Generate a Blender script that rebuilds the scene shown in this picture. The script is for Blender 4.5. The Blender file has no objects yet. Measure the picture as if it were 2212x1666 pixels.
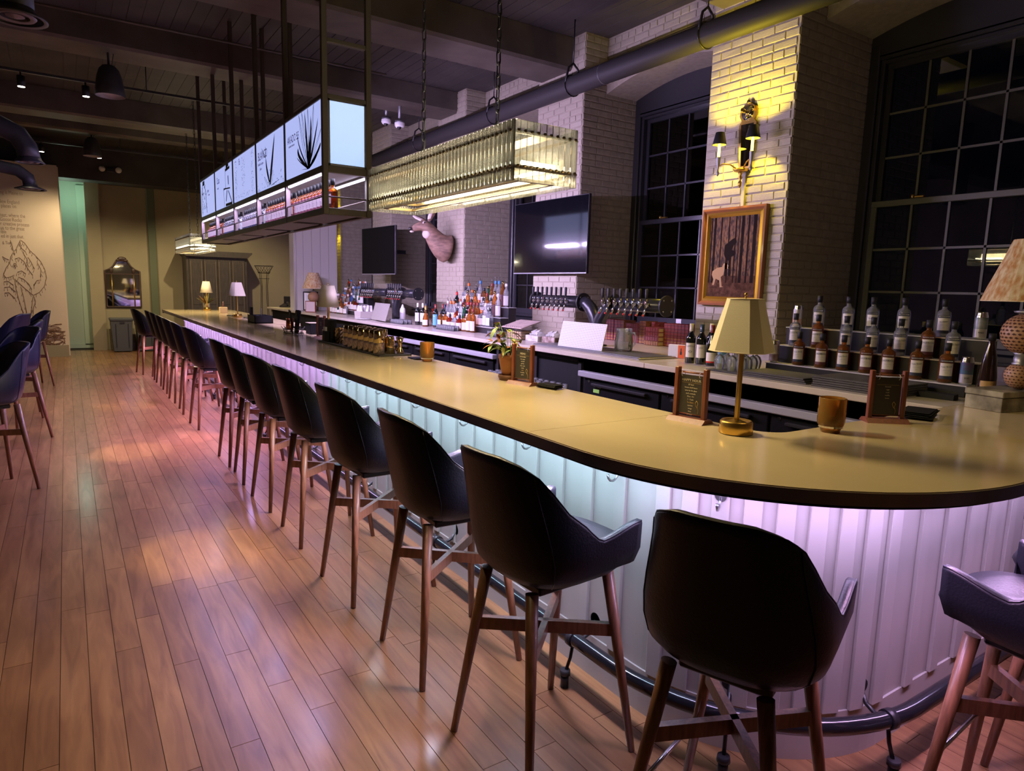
import bpy, math, random
from mathutils import Matrix, Vector
R = math.radians
random.seed(7)
sc = bpy.context.scene
COL = sc.collection

# ---------------------------------------------------------------- camera, world, exposure
CAM_H = 1.6
cam_d = bpy.data.cameras.new('camera'); cam = bpy.data.objects.new('camera', cam_d); COL.objects.link(cam)
FPX, YAW, PIT, ROLL = 1437.29, 0.58925477, 0.14441057, 0.02666135
cam_d.sensor_fit = 'HORIZONTAL'; cam_d.sensor_width = 36.0; cam_d.lens = FPX / 2212 * 36.0
cam_d.clip_start = 0.05; cam_d.clip_end = 200
_F = Vector((math.sin(YAW) * math.cos(PIT), math.cos(YAW) * math.cos(PIT), -math.sin(PIT)))
_r = Vector((math.cos(YAW), -math.sin(YAW), 0)); _u = _r.cross(_F)
_r2 = _r * math.cos(ROLL) + _u * math.sin(ROLL); _u2 = -_r * math.sin(ROLL) + _u * math.cos(ROLL)
_m = Matrix.Identity(4)
for i in range(3):
    _m[i][0] = _r2[i]; _m[i][1] = _u2[i]; _m[i][2] = -_F[i]
_m[2][3] = CAM_H
cam.matrix_world = _m
sc.camera = cam

w = bpy.data.worlds.new('night'); sc.world = w; w.use_nodes = True
w.node_tree.nodes['Background'].inputs[0].default_value = (0.0014, 0.0018, 0.0035, 1)
w.node_tree.nodes['Background'].inputs[1].default_value = 1.0
sc.view_settings.view_transform = 'Standard'
try: sc.view_settings.look = 'None'
except Exception: pass
sc.view_settings.gamma = 1.0
sc.view_settings.use_curve_mapping = False
sc.view_settings.exposure = 0.0
sc.cycles.use_denoising = True
sc.cycles.max_bounces = 8; sc.cycles.diffuse_bounces = 3; sc.cycles.glossy_bounces = 4
sc.cycles.transparent_max_bounces = 24; sc.cycles.transmission_bounces = 6
sc.cycles.sample_clamp_indirect = 3.0; sc.cycles.sample_clamp_direct = 12.0
sc.cycles.caustics_reflective = False; sc.cycles.caustics_refractive = False

VIOLET = (0.66, 0.42, 1.0); CYAN = (0.52, 0.80, 1.0); LILAC = (0.72, 0.52, 1.0); WARM = (1.0, 0.76, 0.38)

def area(name, loc, size, size_y, energy, color, rot=(0, 0, 0), spread=180):
    d = bpy.data.lights.new(name, 'AREA'); d.shape = 'RECTANGLE'; d.size = size; d.size_y = size_y
    d.energy = energy; d.color = color; d.spread = R(spread)
    o = bpy.data.objects.new(name, d); COL.objects.link(o); o.location = loc; o.rotation_euler = rot
    return o
def spot(name, loc, energy, color, angle=80, rot=(0, 0, 0), r=0.04, blend=0.6):
    d = bpy.data.lights.new(name, 'SPOT'); d.energy = energy; d.color = color; d.spot_size = R(angle); d.spot_blend = blend; d.shadow_soft_size = r
    o = bpy.data.objects.new(name, d); COL.objects.link(o); o.location = loc; o.rotation_euler = rot
    return o
def point(name, loc, energy, color, r=0.03):
    d = bpy.data.lights.new(name, 'POINT'); d.energy = energy; d.color = color; d.shadow_soft_size = r
    o = bpy.data.objects.new(name, d); COL.objects.link(o); o.location = loc
    return o

# LED tape under the bar overhang (tilted towards the panel and the floor)
for (y0, y1, c, e) in ((1.75, 2.9, CYAN, 7), (2.9, 4.1, CYAN, 7.5), (4.1, 5.2, CYAN, 7), (5.2, 6.6, VIOLET, 11), (6.6, 8.2, VIOLET, 13), (8.2, 10.4, VIOLET, 18), (10.4, 13.3, VIOLET, 24)):
    area('bar_led_light', (1.60, (y0 + y1) / 2, 1.004), 0.03, (y1 - y0), e, c, (0, R(-8), 0))
    area('bar_led_floor_light', (1.56, (y0 + y1) / 2, 1.004), 0.03, (y1 - y0), e * 4.2, (0.88, 0.68, 1.0) if c is CYAN else (0.82, 0.48, 1.0), (0, R(30), 0), 105)
for k in range(6):
    a = R(180 + 8 + k * 15)
    area('bar_led_light', (2.38 + 0.80 * math.cos(a), 1.72 + 0.80 * math.sin(a), 1.004), 0.03, 0.21, 1.7, LILAC if k > 0 else (0.62, 0.7, 1.0), (0, 0, a))
area('bar_led_light', (3.0, 0.90, 1.004), 1.1, 0.03, 6, LILAC)
area('bar_led_floor_light', (2.5, 0.86, 1.004), 1.6, 0.03, 16, (0.9, 0.5, 0.95), (R(-30), 0, 0), 130)
# loop of unseen spots: wide ones added as fill, narrow ones throw yellow floor patches
for (x, y, e, an) in ((0.0, 1.9, 120, 46), (0.60, 4.15, 800, 13), (0.42, 7.0, 700, 12), (0.55, 9.6, 500, 12), (-0.9, 3.4, 60, 60), (-2.2, 6.6, 130, 90), (3.2, 0.9, 60, 70)):
    spot('unseen_ceiling_spot_light', (x, y, 4.1), e, (1.0, 0.76, 0.36), an)
spot('unseen_ceiling_spot_light', (-0.30, 10.05, 3.72), 110, (1.0, 0.80, 0.50), 60, (R(-6), 0, 0))
spot('unseen_ceiling_spot_light', (0.34, 10.05, 3.72), 100, (1.0, 0.80, 0.50), 75, (R(-18), R(4), 0))
spot('unseen_ceiling_spot_light', (-0.22, 14.9, 3.72), 85, (1.0, 0.78, 0.45), 110, (R(20), 0, 0))
spot('unseen_ceiling_spot_light', (0.65, 14.9, 3.72), 190, (1.0, 0.78, 0.45), 110, (R(20), 0, 0))
spot('unseen_ceiling_spot_light', (2.9, 14.9, 3.9), 300, (1.0, 0.78, 0.45), 110, (R(20), 0, 0))

# ---------------------------------------------------------------- materials
MATS = {}
def M(name, col, rough=0.5, metal=0.0, em=None, es=0.0, var=0.0, scale=8.0, bump=0.0, coat=0.0, spec=0.5, stretch=None, col2=None, alpha=1.0, ior=1.5):
    if name in MATS: return MATS[name]
    m = bpy.data.materials.new(name); m.use_nodes = True; nt = m.node_tree; N = nt.nodes; L = nt.links
    b = N['Principled BSDF']
    b.inputs['Base Color'].default_value = (*col, 1); b.inputs['Roughness'].default_value = rough; b.inputs['Metallic'].default_value = metal
    b.inputs['Specular IOR Level'].default_value = spec; b.inputs['Coat Weight'].default_value = coat; b.inputs['Coat Roughness'].default_value = 0.08
    b.inputs['IOR'].default_value = ior
    if em: b.inputs['Emission Color'].default_value = (*em, 1); b.inputs['Emission Strength'].default_value = es
    b.inputs['Alpha'].default_value = alpha
    if var or bump or col2:
        tc = N.new('ShaderNodeTexCoord'); mp = N.new('ShaderNodeMapping'); nz = N.new('ShaderNodeTexNoise')
        nz.inputs['Scale'].default_value = scale; nz.inputs['Detail'].default_value = 5
        L.new(tc.outputs['Object'], mp.inputs[0]); L.new(mp.outputs[0], nz.inputs['Vector'])
        if stretch: mp.inputs['Scale'].default_value = stretch
        if var or col2:
            mx = N.new('ShaderNodeMix'); mx.data_type = 'RGBA'
            mx.inputs['A'].default_value = (*(c * (1 - var) for c in col), 1)
            mx.inputs['B'].default_value = (*col2, 1) if col2 else (*(min(1, c * (1 + var)) for c in col), 1)
            rp = N.new('ShaderNodeValToRGB'); rp.color_ramp.elements[0].position = 0.35; rp.color_ramp.elements[1].position = 0.65
            L.new(nz.outputs[0], rp.inputs[0]); L.new(rp.outputs[0], mx.inputs['Factor']); L.new(mx.outputs['Result'], b.inputs['Base Color'])
        if bump:
            bp = N.new('ShaderNodeBump'); bp.inputs['Strength'].default_value = bump; bp.inputs['Distance'].default_value = 0.004
            L.new(nz.outputs[0], bp.inputs['Height']); L.new(bp.outputs[0], b.inputs['Normal'])
    MATS[name] = m
    return m
def glassy(name, tint=(1, 1, 1), body=0.0, bodycol=(0.9, 0.9, 0.9), ior=1.5, rough=0.02, transl=0.0):
    """thin glass: clear pass-through, fresnel reflection, plus a share of cloudy/ribbed scattering"""
    if name in MATS: return MATS[name]
    m = bpy.data.materials.new(name); m.use_nodes = True; nt = m.node_tree; N = nt.nodes; L = nt.links
    for n in list(N): N.remove(n)
    out = N.new('ShaderNodeOutputMaterial'); tr = N.new('ShaderNodeBsdfTransparent'); gl = N.new('ShaderNodeBsdfGlossy'); fr = N.new('ShaderNodeFresnel')
    tr.inputs[0].default_value = (*tint, 1); gl.inputs['Roughness'].default_value = rough; fr.inputs['IOR'].default_value = ior
    base = tr
    if body:
        df = N.new('ShaderNodeBsdfDiffuse'); df.inputs[0].default_value = (*bodycol, 1); mx = N.new('ShaderNodeMixShader'); mx.inputs[0].default_value = body
        src = df
        if transl:
            tl = N.new('ShaderNodeBsdfTranslucent'); tl.inputs[0].default_value = (*bodycol, 1); m2 = N.new('ShaderNodeMixShader'); m2.inputs[0].default_value = transl
            L.new(df.outputs[0], m2.inputs[1]); L.new(tl.outputs[0], m2.inputs[2]); src = m2
        L.new(tr.outputs[0], mx.inputs[1]); L.new(src.outputs[0], mx.inputs[2]); base = mx
    mf = N.new('ShaderNodeMixShader'); L.new(fr.outputs[0], mf.inputs[0]); L.new(base.outputs[0], mf.inputs[1]); L.new(gl.outputs[0], mf.inputs[2]); L.new(mf.outputs[0], out.inputs[0])
    MATS[name] = m
    return m

m_floor = None
def wood_floor_mat():
    m = bpy.data.materials.new('maple_boards'); m.use_nodes = True; nt = m.node_tree; N = nt.nodes; L = nt.links; b = N['Principled BSDF']
    oi = N.new('ShaderNodeObjectInfo'); tc = N.new('ShaderNodeTexCoord'); mp = N.new('ShaderNodeMapping'); mp.inputs['Scale'].default_value = (14, 1.6, 1)
    geo = N.new('ShaderNodeNewGeometry')
    nz = N.new('ShaderNodeTexNoise'); nz.inputs['Scale'].default_value = 1.3; nz.inputs['Detail'].default_value = 6; nz.inputs['Distortion'].default_value = 1.2
    n2 = N.new('ShaderNodeTexNoise'); n2.inputs['Scale'].default_value = 2.2; n2.inputs['Detail'].default_value = 3
    L.new(geo.outputs['Position'], mp.inputs[0]); L.new(mp.outputs[0], nz.inputs['Vector']); L.new(geo.outputs['Position'], n2.inputs['Vector'])
    r1 = N.new('ShaderNodeValToRGB'); r1.color_ramp.elements[0].color = (0.20, 0.093, 0.036, 1); r1.color_ramp.elements[1].color = (0.36, 0.195, 0.082, 1); r1.color_ramp.elements[0].position = 0.3; r1.color_ramp.elements[1].position = 0.7
    L.new(nz.outputs[0], r1.inputs[0])
    mx = N.new('ShaderNodeMix'); mx.data_type = 'RGBA'; mx.blend_type = 'MULTIPLY'; mx.inputs['Factor'].default_value = 0.8
    r2 = N.new('ShaderNodeValToRGB'); r2.color_ramp.elements[0].color = (0.74, 0.64, 0.60, 1); r2.color_ramp.elements[1].color = (1.15, 1.1, 1.05, 1)
    at = N.new('ShaderNodeAttribute'); at.attribute_name = 'tone'
    ad = N.new('ShaderNodeMath'); ad.operation = 'ADD'; L.new(oi.outputs['Random'], ad.inputs[0]); L.new(at.outputs['Fac'], ad.inputs[1])
    fr = N.new('ShaderNodeMath'); fr.operation = 'FRACT'; L.new(ad.outputs[0], fr.inputs[0])
    L.new(fr.outputs[0], r2.inputs[0]); L.new(r1.outputs[0], mx.inputs['A']); L.new(r2.outputs[0], mx.inputs['B'])
    m3 = N.new('ShaderNodeMix'); m3.data_type = 'RGBA'; m3.blend_type = 'MULTIPLY'; m3.inputs['Factor'].default_value = 0.45
    L.new(mx.outputs['Result'], m3.inputs['A']); L.new(n2.outputs[0], m3.inputs['B'])
    L.new(m3.outputs['Result'], b.inputs['Base Color'])
    b.inputs['Roughness'].default_value = 0.36; b.inputs['Coat Weight'].default_value = 0.5; b.inputs['Coat Roughness'].default_value = 0.17
    bp = N.new('ShaderNodeBump'); bp.inputs['Strength'].default_value = 0.12; bp.inputs['Distance'].default_value = 0.003; L.new(nz.outputs[0], bp.inputs['Height']); L.new(bp.outputs[0], b.inputs['Normal'])
    return m
m_floor = wood_floor_mat()
m_dark = M('gap_dark', (0.02, 0.013, 0.01), 0.8)
m_brick = M('painted_brick', (0.36, 0.32, 0.24), 0.55, var=0.10, scale=14, bump=0.5)
m_mortar = M('painted_mortar', (0.33, 0.29, 0.215), 0.65, var=0.1, scale=20, bump=0.5)
m_wall = M('olive_wall_paint', (0.30, 0.26, 0.17), 0.75, var=0.08, scale=1.2)
m_cream = M('cream_mural_wall', (0.60, 0.50, 0.40), 0.8, var=0.05, scale=1.0)
m_teal = M('mint_wall_paint', (0.50, 0.62, 0.50), 0.8)
m_ceil = M('black_ceiling_paint', (0.045, 0.038, 0.034), 0.75, var=0.25, scale=2.0, bump=0.3)
m_beam = M('dark_beam_paint', (0.095, 0.078, 0.062), 0.65, var=0.2, scale=3.0, bump=0.3)
m_black = M('black_metal', (0.022, 0.021, 0.024), 0.38, 0.3)
m_blackmatte = M('black_matte', (0.008, 0.008, 0.009), 0.6, spec=0.15)
m_frame = M('bronze_steel', (0.10, 0.085, 0.065), 0.5, 0.4)
m_counter = M('beige_stone_top', (0.50, 0.40, 0.24), 0.13, var=0.05, scale=3.0, spec=0.6, stretch=(1, 0.35, 1))
m_counter2 = M('pale_stone_top', (0.52, 0.46, 0.38), 0.2, var=0.05, scale=3.0, spec=0.6)
m_edge = M('brown_edge', (0.30, 0.235, 0.195), 0.35)
m_panel = M('taupe_panel_paint', (0.46, 0.43, 0.40), 0.45, var=0.03, scale=5)
m_leather = M('black_leather', (0.005, 0.0055, 0.009), 0.40, bump=0.25, scale=140, spec=0.24)
m_navy = M('navy_leather', (0.007, 0.009, 0.032), 0.34, bump=0.25, scale=140, spec=0.55)
m_leg = M('walnut_legs', (0.20, 0.085, 0.042), 0.4, var=0.25, scale=10, stretch=(8, 8, 1), coat=0.2)
m_walnut = M('reddish_walnut', (0.17, 0.045, 0.022), 0.4, var=0.2, scale=12, stretch=(6, 6, 1), coat=0.2)
m_chrome = M('chrome', (0.75, 0.76, 0.8), 0.16, 1.0)
m_steel = M('brushed_steel', (0.60, 0.60, 0.62), 0.3, 1.0, bump=0.1, scale=60, stretch=(1, 30, 1))
m_brass = M('brass', (0.72, 0.46, 0.12), 0.28, 1.0)
m_gold = M('polished_gold_steel', (0.90, 0.68, 0.32), 0.12, 1.0)
m_shade = M('cream_linen_shade', (0.78, 0.70, 0.54), 0.8, bump=0.2, scale=300)
m_white = M('white_plastic', (0.80, 0.79, 0.80), 0.4)
m_paper = M('white_paper', (0.82, 0.80, 0.78), 0.7)
m_label = M('label_paper', (0.72, 0.68, 0.60), 0.6)
m_ink = M('black_ink', (0.012, 0.012, 0.018), 0.6)
m_navyband = M('navy_label_band', (0.02, 0.025, 0.045), 0.5)
m_plumband = M('plum_label_band', (0.10, 0.03, 0.035), 0.5)
m_clear = glassy('clear_glass', (0.93, 0.95, 0.95), 0.24, (0.85, 0.88, 0.9), 1.45, transl=0.4)
m_amber = glassy('amber_spirit', (0.85, 0.44, 0.14), 0.32, (0.52, 0.22, 0.06), 1.45, transl=0.5)
m_redspirit = glassy('red_spirit', (0.6, 0.10, 0.05), 0.35, (0.55, 0.06, 0.03), 1.45, transl=0.5)
m_greeng = glassy('green_glass', (0.10, 0.42, 0.18), 0.4, (0.03, 0.22, 0.09), 1.45, transl=0.4)
m_blueg = glassy('blue_glass', (0.25, 0.45, 0.85), 0.35, (0.15, 0.3, 0.65), 1.45, transl=0.4)
m_amberglass = glassy('amber_ribbed_glass', (0.9, 0.55, 0.18), 0.35, (0.8, 0.42, 0.1), 1.5, transl=0.5)
m_wine = M('dark_wine_glass', (0.006, 0.008, 0.007), 0.08, spec=0.8)
m_crystal = glassy('crystal_bar', (0.97, 0.97, 0.94), 0.26, (0.92, 0.92, 0.88), 1.55, 0.05, transl=0.7)
m_window = glassy('window_glass', (0.5, 0.52, 0.58), 0.0, ior=1.75, rough=0.0)
m_screen = M('tv_screen', (0.004, 0.004, 0.006), 0.06, spec=1.0, ior=1.7)
m_mirror = M('mirror_glass', (0.85, 0.86, 0.86), 0.03, 1.0)
m_winframe = M('black_window_paint', (0.022, 0.022, 0.026), 0.32, spec=0.6)
m_sash = M('lit_green_grey_sash', (0.10, 0.097, 0.075), 0.4)  # lamplight on the nearest sash put into its lighter grey-green colour
m_light_em = M('lightbox_face', (0.6, 0.7, 0.9), 0.5, em=(0.40, 0.60, 1.0), es=0.98)
m_light_em2 = M('printed_lightbox_face', (0.6, 0.6, 0.9), 0.5, em=(0.46, 0.54, 1.0), es=0.88)
m_led = M('led_strip_glow', (0.8, 0.8, 1.0), 0.5, em=(0.78, 0.72, 1.0), es=9.0)
m_led2 = M('bar_led_glow', (0.8, 0.8, 1.0), 0.5, em=(0.80, 0.70, 1.0), es=3.0)
m_tube = M('warm_tube_glow', (1, 0.9, 0.7), 0.5, em=(1.0, 0.90, 0.62), es=90.0)
m_bulb = M('candle_glow', (1, 0.85, 0.2), 0.5, em=(1.0, 0.78, 0.10), es=7.0)
m_spotface = M('spot_lens_glow', (1, 0.95, 0.9), 0.5, em=(1.0, 0.92, 0.8), es=25.0)
m_terra = M('terracotta', (0.42, 0.16, 0.05), 0.6, var=0.3, scale=14, col2=(0.28, 0.09, 0.03))
m_terra_d = M('dark_terracotta', (0.16, 0.07, 0.04), 0.6, var=0.3, scale=10)
m_leaf = M('green_leaf', (0.14, 0.22, 0.05), 0.5, var=0.5, scale=20)
m_leafy = M('yellow_leaf', (0.38, 0.34, 0.07), 0.5, var=0.4, scale=20)
m_leafb = M('brown_leaf', (0.26, 0.09, 0.03), 0.6)
m_book = M('red_leather_book', (0.26, 0.045, 0.04), 0.5, var=0.3, scale=30, bump=0.3)
m_bookb = M('brown_leather_book', (0.24, 0.09, 0.035), 0.5, var=0.3, scale=30, bump=0.3)
m_gilt = M('gilt_tooling', (0.55, 0.30, 0.07), 0.4, 0.5)
m_pages = M('book_pages', (0.55, 0.40, 0.24), 0.8)
m_rubber = M('black_rubber', (0.03, 0.03, 0.032), 0.7, bump=0.4, scale=120)
m_deer = M('deer_hide', (0.21, 0.125, 0.085), 0.75, var=0.35, scale=9, bump=0.5, stretch=(1, 1, 3))
m_deerw = M('white_throat_hair', (0.62, 0.52, 0.46), 0.8, bump=0.4, scale=60)
m_deerd = M('dark_muzzle', (0.03, 0.022, 0.02), 0.4)
m_grey = M('grey_metal', (0.33, 0.33, 0.36), 0.4, 0.7)
m_duct = M('painted_duct', (0.055, 0.055, 0.06), 0.45, 0.2, var=0.2, scale=6)
m_red = M('red_plastic', (0.5, 0.02, 0.015), 0.4)
m_wicker = M('pierced_ceramic', (0.42, 0.23, 0.12), 0.5)
m_hole = M('pierced_hole', (0.06, 0.02, 0.012), 0.8)

# ---------------------------------------------------------------- mesh tools
class MB:
    def __init__(s): s.v = []; s.f = []; s.mi = []; s.sm = []
    def add(s, vs, fs, mi=0, sm=False):
        o = len(s.v); s.v += [tuple(v) for v in vs]
        for f in fs: s.f.append(tuple(i + o for i in f)); s.mi.append(mi); s.sm.append(sm)
        return s
    def box(s, x0, y0, z0, x1, y1, z1, mi=0, bev=0.0):
        if bev:
            b = min(bev, abs(x1 - x0) / 2.1, abs(y1 - y0) / 2.1, abs(z1 - z0) / 2.1); vs = []
            for sx in (0, 1):
                for sy in (0, 1):
                    for sz in (0, 1):
                        X = (x0, x1)[sx]; Y = (y0, y1)[sy]; Z = (z0, z1)[sz]; dx = b * (1 - 2 * sx); dy = b * (1 - 2 * sy); dz = b * (1 - 2 * sz)
                        vs += [(X, Y + dy, Z + dz), (X + dx, Y, Z + dz), (X + dx, Y + dy, Z)]
            I = lambda a, b_, c, k: ((a * 2 + b_) * 2 + c) * 3 + k
            fs = [(I(0,0,0,0), I(0,0,1,0), I(0,1,1,0), I(0,1,0,0)), (I(1,0,0,0), I(1,1,0,0), I(1,1,1,0), I(1,0,1,0)),
                  (I(0,0,0,1), I(1,0,0,1), I(1,0,1,1), I(0,0,1,1)), (I(0,1,0,1), I(0,1,1,1), I(1,1,1,1), I(1,1,0,1)),
                  (I(0,0,0,2), I(0,1,0,2), I(1,1,0,2), I(1,0,0,2)), (I(0,0,1,2), I(1,0,1,2), I(1,1,1,2), I(0,1,1,2))]
            for b_ in (0, 1):
                for c in (0, 1):
                    fs.append((I(0, b_, c, 1), I(0, b_, c, 2), I(1, b_, c, 2), I(1, b_, c, 1)))
                    fs.append((I(b_, 0, c, 0), I(b_, 0, c, 2), I(b_, 1, c, 2), I(b_, 1, c, 0)))
                    fs.append((I(b_, c, 0, 0), I(b_, c, 0, 1), I(b_, c, 1, 1), I(b_, c, 1, 0)))
            for a in (0, 1):
                for b_ in (0, 1):
                    for c in (0, 1): fs.append((I(a, b_, c, 0), I(a, b_, c, 1), I(a, b_, c, 2)))
            return s.add(vs, fs, mi)
        vs = [(x0, y0, z0), (x1, y0, z0), (x1, y1, z0), (x0, y1, z0), (x0, y0, z1), (x1, y0, z1), (x1, y1, z1), (x0, y1, z1)]
        return s.add(vs, [(0, 3, 2, 1), (4, 5, 6, 7), (0, 1, 5, 4), (1, 2, 6, 5), (2, 3, 7, 6), (3, 0, 4, 7)], mi)
    def cyl(s, p0, p1, r0, r1=None, n=12, mi=0, cap=True, sm=True):
        r1 = r0 if r1 is None else r1; p0 = Vector(p0); p1 = Vector(p1); d = (p1 - p0).normalized()
        a = Vector((0, 0, 1)) if abs(d.z) < 0.9 else Vector((1, 0, 0)); u = d.cross(a).normalized(); v = d.cross(u)
        vs = []
        for (p, r) in ((p0, r0), (p1, r1)):
            for i in range(n):
                t = 2 * math.pi * i / n; vs.append(p + u * (r * math.cos(t)) + v * (r * math.sin(t)))
        s.add(vs, [(i, (i + 1) % n, n + (i + 1) % n, n + i) for i in range(n)], mi, sm)
        if cap:
            s.add(vs[:n], [tuple(range(n - 1, -1, -1))], mi); s.add(vs[n:], [tuple(range(n))], mi)
        return s
    def lathe(s, prof, cx=0, cy=0, cz=0, n=16, mi=0, sx=1, sy=1, sm=True, rot=0.0, seg=None):
        """prof: list of (r, z[, mi])"""
        for k in range(len(prof) - 1):
            a, b = prof[k], prof[k + 1]; vs = []
            for q in (a, b):
                for i in range(n):
                    t = 2 * math.pi * i / n + rot; vs.append((cx + sx * q[0] * math.cos(t), cy + sy * q[0] * math.sin(t), cz + q[1]))
            s.add(vs, [(i, (i + 1) % n, n + (i + 1) % n, n + i) for i in range(n)], a[2] if len(a) > 2 else mi, sm)
        return s
    def tube(s, pts, r, n=8, mi=0, closed=False):
        pts = [Vector(p) for p in pts]; K = len(pts); rings = []; prev = None
        for i, p in enumerate(pts):
            if closed: d = (pts[(i + 1) % K] - pts[i - 1])
            else: d = pts[min(i + 1, K - 1)] - pts[max(i - 1, 0)]
            d.normalize()
            if prev is None:
                a = Vector((0, 0, 1)) if abs(d.z) < 0.9 else Vector((1, 0, 0)); u = d.cross(a).normalized()
            else: u = (prev - d * prev.dot(d)).normalized()
            prev = u; v = d.cross(u); rr = r[i] if isinstance(r, (list, tuple)) else r
            rings.append([p + u * (rr * math.cos(2 * math.pi * j / n)) + v * (rr * math.sin(2 * math.pi * j / n)) for j in range(n)])
        vs = [q for g in rings for q in g]; fs = []
        for i in range(K if closed else K - 1):
            k = (i + 1) % K
            for j in range(n): fs.append((i * n + j, i * n + (j + 1) % n, k * n + (j + 1) % n, k * n + j))
        if not closed: fs += [tuple(range(n - 1, -1, -1)), tuple((K - 1) * n + j for j in range(n))]
        return s.add(vs, fs, mi, True)
    def prism(s, poly, axis, a, b, mi=0):
        """extrude a 2D polygon; axis 'x': poly in (y,z); 'y': (x,z); 'z': (x,y)"""
        f = {'x': lambda p, t: (t, p[0], p[1]), 'y': lambda p, t: (p[0], t, p[1]), 'z': lambda p, t: (p[0], p[1], t)}[axis]; n = len(poly)
        vs = [f(p, a) for p in poly] + [f(p, b) for p in poly]
        return s.add(vs, [tuple(range(n - 1, -1, -1)), tuple(range(n, 2 * n))] + [(i, (i + 1) % n, n + (i + 1) % n, n + i) for i in range(n)], mi)
    def ell(s, c, r, n=12, k=8, mi=0):
        prof = [(max(1e-4, math.sin(math.pi * i / k)), -math.cos(math.pi * i / k)) for i in range(k + 1)]; vs = []
        for q in prof:
            for i in range(n):
                t = 2 * math.pi * i / n; vs.append((c[0] + r[0] * q[0] * math.cos(t), c[1] + r[1] * q[0] * math.sin(t), c[2] + r[2] * q[1]))
        fs = [(j * n + i, j * n + (i + 1) % n, (j + 1) * n + (i + 1) % n, (j + 1) * n + i) for j in range(k) for i in range(n)]
        return s.add(vs, fs, mi, True)
    def grid(s, rows, mi=0, sm=True, closed=False):
        n = len(rows[0]); vs = [p for r_ in rows for p in r_]; fs = []
        for j in range(len(rows) - 1):
            for i in range(n if closed else n - 1): fs.append((j * n + i, j * n + (i + 1) % n, (j + 1) * n + (i + 1) % n, (j + 1) * n + i))
        return s.add(vs, fs, mi, sm)
    def xf(s, mat):
        s.v = [tuple(mat @ Vector(v)) for v in s.v]; return s
    def mesh(s, name, mats):
        me = bpy.data.meshes.new(name); me.from_pydata(s.v, [], s.f)
        for m in (mats if isinstance(mats, (list, tuple)) else [mats]): me.materials.append(m)
        me.polygons.foreach_set('material_index', s.mi); me.polygons.foreach_set('use_smooth', s.sm); me.update()
        import bmesh
        bm = bmesh.new(); bm.from_mesh(me); bmesh.ops.remove_doubles(bm, verts=bm.verts, dist=1e-6); bmesh.ops.recalc_face_normals(bm, faces=bm.faces); bm.to_mesh(me); bm.free()
        return me
    def build(s, name, mats, parent=None, loc=None, rz=0.0, label=None):
        o = bpy.data.objects.new(name, s.mesh(name, mats)); COL.objects.link(o)
        if parent: o.parent = parent
        if loc: o.location = loc
        if rz: o.rotation_euler.z = rz
        if label: o['label'] = label
        return o
def B(*a, **k): return MB().box(*a, **k)
def ref(name, me, parent=None, loc=(0, 0, 0), rz=0.0):
    o = bpy.data.objects.new(name, me); COL.objects.link(o); o.parent = parent; o.location = loc; o.rotation_euler.z = rz
    return o
def tag(o, label=None, cat=None, group=None, kind=None):
    if label: o['label'] = label
    if cat: o['category'] = cat
    if group: o['group'] = group
    if kind: o['kind'] = kind
    return o
def thing(name, label, cat, loc=(0, 0, 0), rz=0.0, group=None):
    o = bpy.data.objects.new(name, None); o.empty_display_size = 0.1; COL.objects.link(o); o.location = loc; o.rotation_euler.z = rz
    return tag(o, label, cat, group)
def struct(o): o['kind'] = 'structure'; return o
def sthing(name, loc=(0, 0, 0)):
    o = bpy.data.objects.new(name, None); COL.objects.link(o); o.location = loc; o['kind'] = 'structure'; return o
KIDS = {}
def copy_tree(o, loc=None, rz=None, label=None, group=None, parent=None):
    c = o.copy(); COL.objects.link(c)
    if parent: c.parent = parent
    for ch in o.children: copy_tree(ch, parent=c)
    if loc is not None: c.location = loc
    if rz is not None: c.rotation_euler.z = rz
    if label: c['label'] = label
    if group: c['group'] = group
    return c
def setm(o, mat, slot=0):
    """own mesh copy with another material in one slot"""
    o.data = o.data.copy(); o.data.materials[slot] = mat; return o
ORD = ['first', 'second', 'third', 'fourth', 'fifth', 'sixth', 'seventh', 'eighth', 'ninth', 'tenth', 'eleventh', 'twelfth', 'thirteenth', 'fourteenth', 'fifteenth', 'sixteenth', 'seventeenth', 'eighteenth', 'nineteenth', 'twentieth']
def text_mesh(txt, size, mat, name='lettering', align='LEFT', depth=0.0003, sx=1.0):
    cu = bpy.data.curves.new('t', 'FONT'); cu.body = txt; cu.size = size; cu.align_x = align; cu.extrude = depth; cu.resolution_u = 2
    o = bpy.data.objects.new('t', cu); COL.objects.link(o); bpy.context.view_layer.update()
    me = bpy.data.meshes.new_from_object(o.evaluated_get(bpy.context.evaluated_depsgraph_get())); bpy.data.objects.remove(o); bpy.data.curves.remove(cu)
    me.name = name; me.materials.clear(); me.materials.append(mat)
    if sx != 1.0:
        for v in me.vertices: v.co.x *= sx
    return me
def text(txt, size, mat, parent, loc, rot, align='LEFT', name='lettering', sx=1.0):
    o = bpy.data.objects.new(name, text_mesh(txt, size, mat, name, align, sx=sx)); COL.objects.link(o); o.parent = parent; o.location = loc; o.rotation_euler = rot
    return o
ROT_NX = (R(90), 0, R(-90))   # readable on a face that looks towards -x
ROT_NY = (R(90), 0, 0)        # readable on a face that looks towards -y

exec_parts = []
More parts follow.
